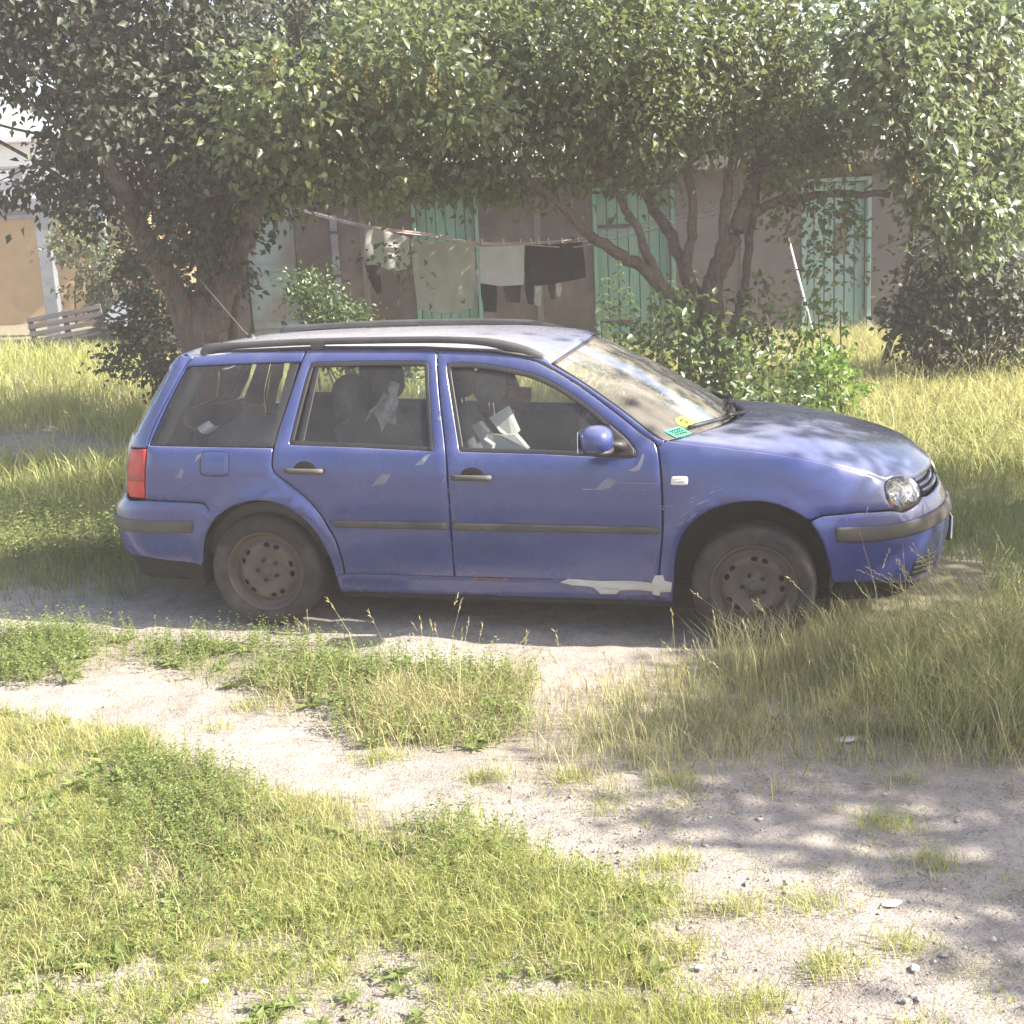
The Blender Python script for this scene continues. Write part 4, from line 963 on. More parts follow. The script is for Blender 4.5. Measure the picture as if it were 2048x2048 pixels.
for s in (-1, 1):
    fg = panel('fog_lamp_grille', [(3.20, .318), (3.40, .318), (3.46, .39), (3.44, .42), (3.24, .41)], MB_, M_trim, fb, side=s, off=.004, rnd=.002, skirt=.006, ins=.004)
    for k in range(3):
        z = .336 + .026 * k
        panel('grille_bar', [(3.225, z), (3.42, z), (3.42, z + .011), (3.225, z + .011)], MB_, M_strip, fg, side=s, off=.011, rnd=.002, skirt=.008, ins=.003)
tg = panel('tailgate', tailgate, MB_, M_paint, car, mirror=True, holes=[tg_win])
panel('rear_window', list(inset(resample(np.array(tg_win), .05), -.01)), MB_, M_glass, tg, mirror=True, off=-.008, skirt=.004, step=.1)
mb = MB()
mb.box((-.955, 0, .52), (.03, .52, .11), bev=.004); mb.build('rear_number_plate', M_white, car)

# headlamps: bowl, reflectors, clear cover
hc = np.mean(np.array(headl), 0)
def bowl(Q, off):
    r = np.linalg.norm((np.asarray(Q) - hc) / np.array([.17, .085]), axis=1)
    return MB_(Q, np.asarray(off) - .055 * np.clip(1 - r ** 2.2, 0, 1) - .004)
for s in (-1, 1):
    A = np.array(catmull(headl + headl[:1], 3)[:-1]); A = A if area(A) > 0 else A[::-1]
    hl = panel('headlamp', list(A), bowl, M_chrome, car, side=s, step=.02, bstep=.015, rnd=0, skirt=.02, ins=.006)
    panel('lamp_rim', list(inset(A, -.0075)), MB_, M_dark, hl, holes=[list(inset(A, .002))], side=s, off=-.004, rnd=.001, ins=0, skirt=.02, bstep=.015, step=.3)
    for (cu, cz, rr) in ((3.285, .745, .055), (3.165, .742, .056)):
        mb = MB()
        c = Vector(tuple(MB_([(cu, cz)], -.040)[0])); nn = (Vector(tuple(MB_([(cu, cz)], 0)[0])) - c).normalized()
        c.y *= s; nn.y *= s
        M4 = Matrix.Translation(c) @ nn.to_track_quat('Z', 'Y').to_matrix().to_4x4()
        mb.lathe([(rr, .030), (rr * .97, .032), (rr * .90, .018), (rr * .7, .002), (rr * .4, -.010), (.012, -.014), (.012, .014), (.004, .02)], 28, M4)
        mb.build('reflector_bowl', M_chrome, hl, True)
    mb = MB(); M4 = None
    c = Vector(tuple(MB_([(3.10, .712)], -.022)[0])); c.y *= s
    mb.ellipsoid(c, (.018, .018, .024), 10, 8); mb.build('indicator_bulb', simple('amber', (.55, .26, .08), .3, var=.1) if s < 0 else bpy.data.materials['amber'], hl, True)
    panel('lamp_cover', list(A), MB_, M_hglass, hl, side=s, off=.001, rnd=.003, skirt=.01, step=.04, bstep=.015)

# radiator grille with slats and badge
gr = panel('grille', [(3.392, .712), (3.60, .718), (UMAX, .724), (UMAX, .815), (3.60, .812), (3.398, .795)], MB_, M_dark, car, mirror=True, off=-.035, skirt=-.03)
for k in range(3):
    z = .733 + .024 * k
    for s in (-1, 1):
        panel('grille_slat', [(3.40 + .004 * k, z - .004), (3.66, z + .002), (3.835, z + .004), (3.835, z + .017), (3.66, z + .014), (3.405 + .004 * k, z + .009)], MB_, M_paint, gr, side=s, off=-.004, rnd=.003, skirt=.02, ins=.004)
mb = MB()
bc = Vector((itp(.765, *XF) + .004, 0, .768)); BT = Matrix.Translation(bc) @ Matrix.Rotation(math.radians(64), 4, 'Y')
ring = [(.055 + .0075 * math.cos(a), .006 + .0075 * math.sin(a)) for a in np.linspace(0, 2 * PI, 10)[:-1]]
mb.lathe(ring, 36, BT, close=True); mb.lathe([(.050, .002), (.0, .004)], 36, BT)
em = mb.build('badge', M_chrome, gr, True)
mb = MB()
for (a, b) in (((-.026, .040), (-.006, .006)), ((-.006, .006), (.0, .02)), ((.026, .040), (.006, .006)), ((.006, .006), (0, .02)),
               ((-.046, .012), (-.022, -.043)), ((-.022, -.043), (0, -.008)), ((0, -.008), (.022, -.043)), ((.022, -.043), (.046, .012))):
    # badge plane: local X points down the slope, local Y across
    mb.tube([BT @ Vector((-a[1], a[0], .012)), BT @ Vector((-b[1], b[0], .012))], .0042, 6)
mb.build('badge_letters', M_chrome, em, True)
# front number plate on the bumper
px = float(itp(.50, *XF)) - .004
mb = MB(); mb.box((px, 0, .485), (.012, .52, .115), bev=.003); npl = mb.build('number_plate', M_white, car)
mb = MB(); mb.box((px + .0075, -.235, .485), (.003, .042, .105)); mb.build('plate_band', simple('plate_blue', (.02, .05, .35), .4, var=.05), npl)
mb = MB(); mb.box((px - .012, 0, .485), (.02, .53, .13), bev=.003); mb.build('plate_holder', M_dark, npl)

# bonnet
def hoodP(k, t):
    Ek = np.array([(2.098, 1.0075)] + [(a, b + .0015) for a, b in hoodshut[1:-1]] + [(3.120, .812), (3.189, .826), (3.285, .824), (3.362, .811), (3.388, .797)])
    Le = np.r_[0, np.cumsum(np.linalg.norm(np.diff(MB_(Ek), axis=0), axis=1))]; Le /= Le[-1]
    uz = np.stack([np.interp(k, Le, Ek[:, 0]), np.interp(k, Le, Ek[:, 1])], -1)
    E_ = MB_(uz, 0)
    Cc = np.array([(2.425, 1.034), (2.65, 1.03), (2.93, .992), (3.14, .945), (3.285, .893), (3.350, .845), (3.395, .812)])
    Lc = np.r_[0, np.cumsum(np.linalg.norm(np.diff(Cc, axis=0), axis=1))]; Lc /= Lc[-1]
    cx, cz = itp(k, Lc, Cc[:, 0]), itp(k, Lc, Cc[:, 1])
    a = np.abs(t)
    x = E_[:, 0] + (cx - E_[:, 0]) * (1 - a ** 2.0)
    z = E_[:, 2] + (cz - E_[:, 2]) * (1 - a ** 2.6)
    return np.stack([x, E_[:, 1] * t, z], -1)
nk, nt_ = 48, 41
ks = np.linspace(0, 1, nk); tt = np.linspace(-.9965, .9965, nt_)
rows = [[tuple(p) for p in hoodP(np.full(nt_, k), tt)] for k in ks]
def with_skirt(rows, d=(0, 0, -.02)):
    """turns the border of a grid down so the sheet has a thick edge"""
    D = np.array(d); R = [[np.array(p) for p in r] for r in rows]
    R = [[r[0] + D] + r + [r[-1] + D] for r in R]
    R = [[p + D for p in R[0]]] + R + [[p + D for p in R[-1]]]
    return [[tuple(p) for p in r] for r in R]
hood = MB().grid(with_skirt(rows)).build('bonnet', M_paint, car, True)

# roof
GE = np.array([(-.419, 1.398), (-.194, 1.416), (.273, 1.435), (.551, 1.435), (.832, 1.431), (1.009, 1.427), (1.186, 1.417), (1.362, 1.401), (1.449, 1.385), (1.492, 1.362)])
Le = np.r_[0, np.cumsum(np.linalg.norm(np.diff(GE, axis=0), axis=1))]; Le /= Le[-1]
def roofP(k, t, lift=0.0):
    ex, ez = itp(k, Le, GE[:, 0]), itp(k, Le, GE[:, 1])
    ey = body_base(ex, ez)[:, 1] - .004
    Cx = -.66 + (1.605 + .66) * k
    cz = itp(Cx, [-.70, -.56, -.325, .142, .678, 1.153, 1.386, 1.526, 1.64], [1.372, 1.404, 1.440, 1.468, 1.484, 1.488, 1.478, 1.463, 1.436])
    a = np.abs(t)
    return np.stack([ex + (Cx - ex) * (1 - a ** 2.2), ey * t, ez + .003 + lift + (cz - ez) * (1 - a ** 2.4)], -1)
ks = np.linspace(0, 1, 44); tt = np.sin(np.linspace(-PI / 2, PI / 2, 37))
rows = [[tuple(p) for p in roofP(np.full(37, k), tt)] for k in ks]
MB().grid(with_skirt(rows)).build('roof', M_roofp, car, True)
rows = [[tuple(p) for p in roofP(np.full(37, k), tt * .97, -.035)] for k in np.linspace(.03, .97, 20)]
MB().grid(rows).build('headlining', M_lining, car, True)

# windscreen and its rim
AE = np.array(catmull([(1.492, 1.358), (1.627, 1.287), (1.766, 1.202), (1.886, 1.124), (2.025, 1.028), (2.085, 1.004)], 4))
La = np.r_[0, np.cumsum(np.linalg.norm(np.diff(AE, axis=0), axis=1))]; La /= La[-1]
def screenP(k, t, lift=0.0):
    ex, ez = np.interp(k, La, AE[:, 0]), np.interp(k, La, AE[:, 1])
    ey = body_base(ex, ez)[:, 1] - .008
    cx = 1.612 + (2.395 - 1.612) * k; cz = 1.434 + (1.022 - 1.434) * k - .025 * np.sin(PI * k) * -1
    a = np.abs(t)
    return np.stack([ex + (cx - ex) * (1 - a ** 2.3) + lift * .45, ey * t, ez + (cz - ez) * (1 - a ** 2.3) + lift], -1)
tt = np.sin(np.linspace(-PI / 2, PI / 2, 37))
rows = [[tuple(p) for p in screenP(np.full(37, k), tt * .985)] for k in np.linspace(.015, .985, 24)]
MB().grid(rows).build('windscreen', M_wglass, car, True)
mb = MB()
for s in (-1, 1): mb.tube([tuple(screenP(np.array([k]), np.array([s * .992]))[0]) for k in np.linspace(0, 1, 16)], .009, 6)
mb.tube([tuple(screenP(np.array([.006]), np.array([t]))[0]) for t in np.linspace(-.99, .99, 24)], .009, 6)
mb.build('windscreen_seal', M_trim, car, True)
# scuttle between screen and bonnet
rows = []
for w in np.linspace(0, 1, 5):
    a = screenP(np.full(31, 1.0), np.linspace(-.99, .99, 31)); b = hoodP(np.full(31, 0.0), np.linspace(-.99, .99, 31)) + np.array([.03, 0, -.012])
    rows.append([tuple(p) for p in a + (b - a) * w - np.array([0, 0, .02 * math.sin(PI * w)])])
MB().grid(rows).build('scuttle', M_trim, car, True)
for j, (t0, t1, kb) in enumerate(((-.80, .02, .972), (-.02, .80, .95))):
    mb = MB()
    P = [tuple(screenP(np.array([kb - .03 * abs(2 * q - 1)]), np.array([t0 + (t1 - t0) * q]), .020)[0]) for q in np.linspace(0, 1, 9)]
    mb.tube(P, .011, 6)
    wp = mb.build('wiper', M_trim, car, True)
    b = Vector(tuple(screenP(np.array([1.02]), np.array([t0 + (t1 - t0) * (.95 if j == 0 else .95)]), .01)[0]))
    MB().tube([b, b + Vector((.02, 0, .015)), Vector(P[4]) + Vector((.012, 0, .012)), Vector(P[4])], .011, 6).build('wiper_arm', M_trim, wp, True)

# stickers low in the corner of the screen
def stickers():
    k0, t0 = .87, -.735
    P = [screenP(np.array([k0 + .047 * math.cos(a)]), np.array([t0 + .062 * math.sin(a)]), .004)[0] for a in np.linspace(0, 2 * PI, 25)[:-1]]
    st = MB().add([tuple(p) for p in P], [tuple(range(24))]).build('oval_sticker', M_yellow, car)
    MB().tube([tuple(screenP(np.array([k0 + a]), np.array([t0 + b]), .006)[0]) for a, b in catmull([(-.022, .018), (-.018, -.018), (0, .0), (.012, .016), (.022, -.016)], 4)], .004, 5).build('sticker_mark', M_ink, st)
    k0, t0 = .935, -.865
    cor = [(-.045, -.06), (-.045, .06), (.045, .06), (.045, -.06)]
    st = MB().add([tuple(screenP(np.array([k0 + a]), np.array([t0 + b]), .004)[0]) for a, b in cor], [(0, 1, 2, 3)]).build('square_sticker', M_green, car)
    mb = MB()
    for r in (-.022, 0, .022):
        mb.tube([tuple(screenP(np.array([k0 + r + .008 * (-1) ** i]), np.array([t0 - .045 + .009 * i]), .006)[0]) for i in range(11)], .0025, 4)
    mb.build('sticker_mark', M_ink, st)
stickers()

# roof rails, near and far
for s in (-1, 1):
    P = [(-.377, 1.414), (-.343, 1.444), (-.198, 1.462), (.232, 1.482), (.832, 1.490), (1.10, 1.482), (1.22, 1.466), (1.32, 1.440), (1.395, 1.414), (1.45, 1.392)]
    C = catmull([(x, s * (.572 if x < 1.3 else .572 + .15 * (x - 1.3)), z - .012) for x, z in P], 5)
    rad = [.016 + .016 * max(0, 1 - (p[0] + .38) / .16) * .9 + .013 * max(0, (p[0] - 1.05) / .4) * (1 if p[0] < 1.38 else max(.3, 1 - (p[0] - 1.38) / .1)) for p in C]
    mb = MB().tube(C, rad, 10, sq=1.15)
    rl = mb.build('roof_rail', M_rail, car, True)
    MB().box((.255, s * .575, 1.452), (.075, .028, .05), Matrix.Rotation(-.1, 3, 'Y'), .006).build('rail_foot', M_rail, rl)
    MB().tube([(-.36, s * .578, 1.411), (-.19, s * .583, 1.424), (.27, s * .581, 1.441), (.83, s * .583, 1.439), (1.18, s * .592, 1.424), (1.40, s * .606, 1.395)], .009, 6).build('roof_channel', M_trim, rl, True)

# aerial
ab = (-.346, 0, 1.434)
MB().tube([ab, (-.40, 0, 1.485), (-.64, 0, 1.772)], [.005, .0045, .0025], 6).build('aerial', M_strip, car, True)
MB().lathe([(.028, -.01), (.026, .01), (.012, .028), (.0, .03)], 14, Matrix.Translation(ab)).build('aerial_base', M_trim, car, True)

# door mirrors
for s in (-1, 1):
    V = MB().ellipsoid((1.766, s * .985, 1.038), (.082, .105, .070), 20, 14, .80)
    mr = V.build('door_mirror', M_paint, car, True)
    MB().ellipsoid((1.775, s * .975, .988), (.074, .10, .022), 18, 8, .8).build('mirror_underside', M_trim, mr, True)
    MB().tube([(1.80, s * .90, 1.005), (1.845, s * .86, .995), (1.87, s * .835, .99)], [.026, .03, .04], 10, sq=.8).build('mirror_arm', M_trim, mr, True)
    MB().box((1.690, s * .985, 1.038), (.004, .165, .10), bev=.001).build('mirror_glass', M_chrome, mr)

# pale patches paint in reflections and sun flecks; scratches and rust are wear
def patch(L, off=.0016, mat=M_fleck_scratch, name='painted_fleck'): panel(name, L if len(L) < 5 else catmull(L + L[:1], 3)[:-1], MB_, mat, car, side=-1, off=off, rnd=.0003, skirt=0, ins=0, step=.05)
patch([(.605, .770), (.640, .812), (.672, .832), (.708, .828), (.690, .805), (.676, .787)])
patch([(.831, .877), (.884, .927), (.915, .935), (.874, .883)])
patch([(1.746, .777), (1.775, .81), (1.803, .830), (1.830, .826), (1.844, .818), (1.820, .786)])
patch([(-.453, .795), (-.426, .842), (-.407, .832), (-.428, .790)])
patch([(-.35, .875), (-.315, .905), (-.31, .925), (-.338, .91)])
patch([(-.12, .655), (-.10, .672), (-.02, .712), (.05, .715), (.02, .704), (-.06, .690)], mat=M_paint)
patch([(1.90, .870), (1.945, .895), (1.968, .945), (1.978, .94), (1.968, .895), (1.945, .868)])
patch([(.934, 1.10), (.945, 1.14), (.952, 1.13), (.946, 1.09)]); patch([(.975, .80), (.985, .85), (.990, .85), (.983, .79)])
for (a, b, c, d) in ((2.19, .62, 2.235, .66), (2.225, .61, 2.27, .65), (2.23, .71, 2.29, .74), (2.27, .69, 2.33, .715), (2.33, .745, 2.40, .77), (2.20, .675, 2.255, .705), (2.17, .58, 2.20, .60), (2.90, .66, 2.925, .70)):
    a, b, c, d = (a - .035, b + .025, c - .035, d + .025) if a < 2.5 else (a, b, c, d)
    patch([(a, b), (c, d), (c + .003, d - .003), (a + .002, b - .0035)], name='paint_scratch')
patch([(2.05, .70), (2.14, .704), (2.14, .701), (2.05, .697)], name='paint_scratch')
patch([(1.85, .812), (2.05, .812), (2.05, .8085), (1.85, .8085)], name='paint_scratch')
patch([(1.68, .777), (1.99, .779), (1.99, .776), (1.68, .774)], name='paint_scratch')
patch([(1.10, .30), (1.30, .302), (1.28, .292), (1.12, .288)], .002, M_rust, 'rust_patch')
# tape over the front end of the sill, in three overlapping lengths
tp = panel('sill_tape', [(1.555, .292), (1.60, .312), (1.75, .306), (1.90, .312), (2.05, .308), (2.06, .262), (1.95, .264), (1.85, .258), (1.74, .264), (1.70, .274), (1.62, .278)], MB_, M_tape, car, side=-1, off=.004, rnd=.001, skirt=.004, ins=.004, step=.03)
panel('tape_end', [(2.02, .316), (2.035, .352), (2.075, .355), (2.082, .325), (2.118, .318), (2.113, .268), (2.06, .262), (2.055, .242), (2.022, .25)], MB_, M_tape, tp, side=-1, off=.0065, rnd=.001, skirt=.003, ins=.004, step=.03)
panel('tape_flap', [(1.73, .268), (1.80, .262), (1.86, .262), (1.84, .238), (1.76, .236)], MB_, M_tape, tp, side=-1, off=.006, rnd=.001, skirt=.003, ins=.004, step=.03)

# wheels
def rim_face(Q, off):
    r = np.linalg.norm(Q, axis=1)
    h = itp(r, [0, .03, .045, .06, .10, .125, .150, .165, .175, .19, .21], [.012, .012, .004, -.004, .004, .012, .006, -.012, -.016, -.004, .0])
    return np.stack([Q[:, 0], Q[:, 1], h + off], -1)
def circ(cx, cy, r, n=20, ry=None, rot=0.0):
    o = []
    for i in range(n):
        a = 2 * PI * i / n; x, y = r * math.cos(a), (ry or r) * math.sin(a)
        o.append((cx + x * math.cos(rot) - y * math.sin(rot), cy + x * math.sin(rot) + y * math.cos(rot)))
    return o
tyre_prof = [(.205, -.010), (.212, .004), (.225, .010), (.262, .014), (.285, .008), (.297, -.010), (.3015, -.024), (.3005, -.026), (.3005, -.030), (.303, -.032), (.303, -.062), (.300, -.064), (.300, -.072), (.303, -.074), (.303, -.115), (.300, -.117), (.300, -.124), (.303, -.126), (.303, -.158), (.297, -.178), (.262, -.19), (.205, -.18)]
for wi, (wx, s) in enumerate(((0, -1), (2.512, -1), (0, 1), (2.512, 1))):
    oy = .848
    # wheel axes: local Z points outwards
    BM = Matrix.Translation((wx, s * oy, .300)) @ Matrix.Rotation(-s * PI / 2, 4, 'X') @ Matrix.Rotation(.4 + wi * 1.3, 4, 'Z')
    ty = MB().lathe(tyre_prof, 64, BM).build('wheel', M_rubber, car, True)
    MB().lathe([(.200, -.17), (.206, -.012), (.2105, -.002), (.209, .003), (.204, .001), (.196, -.014), (.192, -.03), (.187, -.034), (.180, -.06), (.178, -.17)], 64, BM).build('rim', M_steel, ty, True)
    holes = []
    for k in range(10):
        a = 2 * PI * k / 10 + (.12 if k % 2 else -.12)
        holes.append(circ(.137 * math.cos(a), .137 * math.sin(a), .0125, 12, .0175, a))
    for k in range(5):
        a = 2 * PI * k / 5 + .3; holes.append(circ(.056 * math.cos(a), .056 * math.sin(a), .008, 8))
    mpw = lambda Q, off: np.array([tuple(BM @ Vector((p[0], p[1], p[2] - .033))) for p in rim_face(np.asarray(Q), np.asarray(off))])
    panel('rim_disc', circ(0, 0, .186, 48), mpw, M_steel, ty, holes=holes, step=.014, bstep=.02, rnd=.002, skirt=.008, ins=.003)
    for k in range(5):
        a = 2 * PI * k / 5 + .3
        MB().lathe([(.010, -.05), (.010, -.022), (.006, -.018), (0, -.018)], 6, BM @ Matrix.Translation((.056 * math.cos(a), .056 * math.sin(a), 0))).build('wheel_bolt', M_dark, ty)
    MB().lathe([(.028, -.03), (.028, -.012), (.02, -.008), (0, -.008)], 20, BM).build('hub_cap', M_steel, ty, True)
    MB().lathe([(.178, -.06), (.10, -.075), (0, -.08)], 32, BM).build('brake_drum', M_dark, ty, True)

# dark inner wheel houses, floor and engine bay floor
for (wx, ra) in ((.02, .372), (2.455, .42)):
    for s in (-1, 1):
        rows = []
        for yy in (.84, .60):
            rows.append([(wx + ra * math.cos(a), s * yy, .30 + ra * math.sin(a) * (1 if wx < 1 else 1.02)) for a in np.linspace(-.25, PI + .25, 28)])
        rows.append([(wx, s * .58, .30)] * 28)
        MB().grid(rows).build('wheel_housing', M_dark, car)
mb = MB()
mb.box((1.05, 0, .23), (3.6, 1.36, .05)); mb.box((2.85, 0, .42), (.8, 1.1, .26)); mb.box((-.62, 0, .40), (.5, 1.1, .22))
mb.build('floor_pan', M_dark, car)

# interior
mb = MB(); rows = []
for t in np.linspace(-1, 1, 13):
    y = .74 * t
    rows.append([(x, y, z) for x, z in ((2.30 - .12 * t * t, 1.015 - .02 * t * t), (2.0, 1.0), (1.72, .985 - .02 * (1 - abs(t))), (1.62, .93), (1.63, .80), (1.72, .62), (1.85, .40))])
mb.grid(rows); mb.build('dashboard', M_inner, car, True)
sw = MB()
SWM = Matrix.Translation((1.52, .37, .96)) @ Matrix.Rotation(math.radians(-62), 4, 'Y')
sw.lathe([(.18 + .014 * math.cos(a), .014 * math.sin(a)) for a in np.linspace(0, 2 * PI, 9)[:-1]], 32, SWM, close=True)
for a in (0, PI, -PI / 2): sw.tube([SWM @ Vector((0, 0, -.02)), SWM @ Vector((.17 * math.cos(a + PI / 2), .17 * math.sin(a + PI / 2), 0))], .018, 6)
sw.ellipsoid(tuple(SWM @ Vector((0, 0, -.01))), (.06, .07, .06), 12, 8)
sw.build('steering_wheel', M_trim, car, True)
def seat(name, x, y, w, back_x, top, hx, hz, hw=.125):
    sb = MB(); sb.box((x, y, .50), (.50, w, .16), Matrix.Rotation(-.12, 3, 'Y'), .05)
    so = sb.build(name, M_fabric, car)
    rows = []
    for v in np.linspace(0, 1, 9):
        zc = .50 + (top - .50) * v; xc = back_x + .16 - .30 * v * (top - .5) / .55
        wd = w / 2 * (1 - .18 * v ** 3); th = .085 - .03 * v
        rows.append([(xc + th * (1.0 if abs(math.sin(a)) < .5 else .9) * math.cos(a), y + wd * np.sign(math.sin(a)) * abs(math.sin(a)) ** .6, zc) for a in np.linspace(0, 2 * PI, 25)])
    rows.append([(rows[-1][0][0] - .05, y, top + .012)] * 25)
    MB().grid(rows).build('backrest', M_fabric, so, True)
    if hz:
        h = MB().ellipsoid((hx, y, hz), (.085, hw, .095), 16, 10, .75); ho = h.build('headrest', M_fabric, so, True)
        mb = MB()
        for q in (-.05, .05): mb.tube([(hx, y + q, hz - .05), (hx + .01, y + q, top - .05)], .007, 6)
        mb.build('headrest_posts', M_chrome, ho)
seat('front_seat', 1.22, -.36, .50, 1.12, 1.10, 1.115, 1.225)
seat('front_seat', 1.00, .36, .50, .86, 1.07, .79, 1.15)
seat('rear_seat', .52, 0, 1.28, .42, 1.00, .0, 0)
for y in (-.36, .36): 
    h = MB().ellipsoid((.345, y, 1.155), (.085, .14, .118), 16, 10, .75).build('rear_headrest', M_fabric, car, True)
# inner pillar trims and seat belts
for s in (-1, 1):
    for L in ([(.86, 1.41), (.955, 1.41), (1.06, .94), (.93, .94)], [(.10, 1.40), (.24, 1.40), (.17, .94), (.03, .94)], [(-.62, .96), (-.45, 1.36), (-.36, 1.38), (-.52, .96)]):
        panel('pillar_trim', L, MB_, M_inner, car, side=s, off=-.045, rnd=.004, skirt=.02, step=.2)
    MB().tube([(.93, s * .60, 1.33), (1.02, s * .70, 1.08), (1.10, s * .70, .75)], .022, 4, sq=.15).build('seat_belt', M_strip, car)
    panel('load_side_trim', [(-.60, .35), (-.60, .95), (.05, .95), (.30, .60), (.36, .35)], MB_, M_inner, car, side=s, off=-.10, rnd=.01, skirt=.02, step=.2)
mb = MB(); mb.box((-.20, 0, .74), (.9, 1.30, .05), bev=.01); mb.build('load_floor', M_inner, car)
MB().box((1.47, 0, 1.385), (.03, .22, .065), Matrix.Rotation(.2, 3, 'Y'), .012).build('rear_view_mirror', M_trim, car)
for s in (-1, 1): MB().box((1.47, s * .33, 1.362), (.16, .36, .014), Matrix.Rotation(.55, 3, 'Y'), .004).build('sun_visor', M_lining, car)
MB().box((1.60, -.10, 1.372), (.085, .12, .004), Matrix.Rotation(.50, 3, 'Y')).build('screen_card', M_white, car)

# things lying in the car (top-level, they rest on it)
def in_car(o):
    o.matrix_world = CAR_M
    return o
M_card = simple('grey_white_card', (.50, .50, .46), .8, var=.1)
bx = empty('cardboard_box'); in_car(bx)
tag(bx, 'opened pale grey cardboard box leaning on the front passenger seat', 'box')
def flap(name, P, d=(.012, .02, .004)):
    D = np.array(d); A = [np.array(p) for p in P]; B = [p + D for p in A]; n = len(A)
    MB().add(A + B, [tuple(range(n))[::-1], tuple(range(n, 2 * n))] + [(i, (i + 1) % n, n + (i + 1) % n, n + i) for i in range(n)]).build(name, M_card, bx)
flap('flap', [(1.00, -.48, 1.005), (1.085, -.50, 1.045), (1.13, -.50, .99), (1.11, -.50, .955), (1.155, -.50, .925), (1.15, -.50, .90), (1.06, -.48, .895)])
flap('flap', [(1.125, -.43, 1.055), (1.215, -.41, 1.112), (1.275, -.43, .985), (1.25, -.45, .955), (1.19, -.46, .985)])
flap('flap', [(1.15, -.46, .975), (1.20, -.47, .97), (1.265, -.46, .975), (1.335, -.47, .90), (1.15, -.47, .89)])
sh = empty('plastic_sheet'); in_car(sh); tag(sh, 'crumpled pale plastic sheeting behind the rear door window', 'sheet')
rows = [[(.45 + .10 * v + .09 * w, -.46 + .025 * math.sin(9 * w + 3 * v) + .05 * v, 1.02 + .10 * math.sin(PI * w) * (1 - v) + .17 * v - .05 * w) for w in np.linspace(0, 1, 14)] for v in np.linspace(0, 1, 9)]
o = MB().grid(rows).build('sheet_fold', glass_mat('clear_plastic', (.7, .72, .7), .55, (.5, .5, .47), 9), sh, True)
rows = [[(.56 + .05 * v + .03 * w, -.42 + .02 * math.sin(14 * w), 1.03 + .22 * w - .02 * v) for w in np.linspace(0, 1, 10)] for v in np.linspace(0, 1, 4)]
MB().grid(rows).build('sheet_fold', bpy.data.materials['clear_plastic'], sh, True)
pf = empty('picture_frame'); in_car(pf); tag(pf, 'brown wooden board standing between the front seats and the far window', 'board')
MB().box((1.15, .28, 1.085), (.135, .02, .085), Matrix.Rotation(.06, 3, 'Y'), .003).build('wooden_board', simple('brown_wood', (.20, .10, .055), .6, var=.3, vec=(2, 8, 8)), pf)
bg = empty('luggage_pile'); in_car(bg); tag(bg, 'dark bag and white cloth piled in the boot behind the quarter window', 'bag')
MB().ellipsoid((-.22, -.20, .86), (.30, .34, .15), 16, 10, .8).build('bag', M_fabric, bg, True)
MB().ellipsoid((-.05, .25, .90), (.25, .28, .19), 16, 10, .8).build('bag', M_inner, bg, True)
rows = [[(-.50 + .10 * w + .07 * v, -.55 + .02 * math.sin(7 * w), .985 + .045 * v + .012 * math.sin(5 * w)) for w in np.linspace(0, 1, 10)] for v in np.linspace(0, 1, 5)]
MB().grid(rows).build('cloth', simple('white_rag', (.6, .59, .56), .9, var=.1), bg, True)
# ------------------------------------------------------------------ GRASS AND WEEDS
def gcols(*c): return list(c)
M_g1 = leaf_mat('fresh_grass', [(.22, .28, .065), (.30, .35, .09), (.40, .41, .14), (.52, .48, .25), (.26, .31, .08)], .5, .42, (.55, .56, .16), .35)
M_g2 = leaf_mat('dry_grass', [(.36, .32, .15), (.48, .43, .22), (.57, .51, .29), (.27, .28, .11), (.42, .39, .17)], .6, .35, (.45, .40, .18), .3)
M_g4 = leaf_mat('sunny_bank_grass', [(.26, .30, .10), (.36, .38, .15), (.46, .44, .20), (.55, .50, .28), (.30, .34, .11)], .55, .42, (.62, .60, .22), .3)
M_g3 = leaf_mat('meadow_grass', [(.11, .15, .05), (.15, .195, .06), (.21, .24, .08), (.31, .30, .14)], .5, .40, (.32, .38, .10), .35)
M_weed = leaf_mat('knotweed_leaves', [(.13, .185, .055), (.18, .235, .075), (.24, .275, .10), (.15, .205, .06)], .5, .42, (.44, .50, .12), .35)

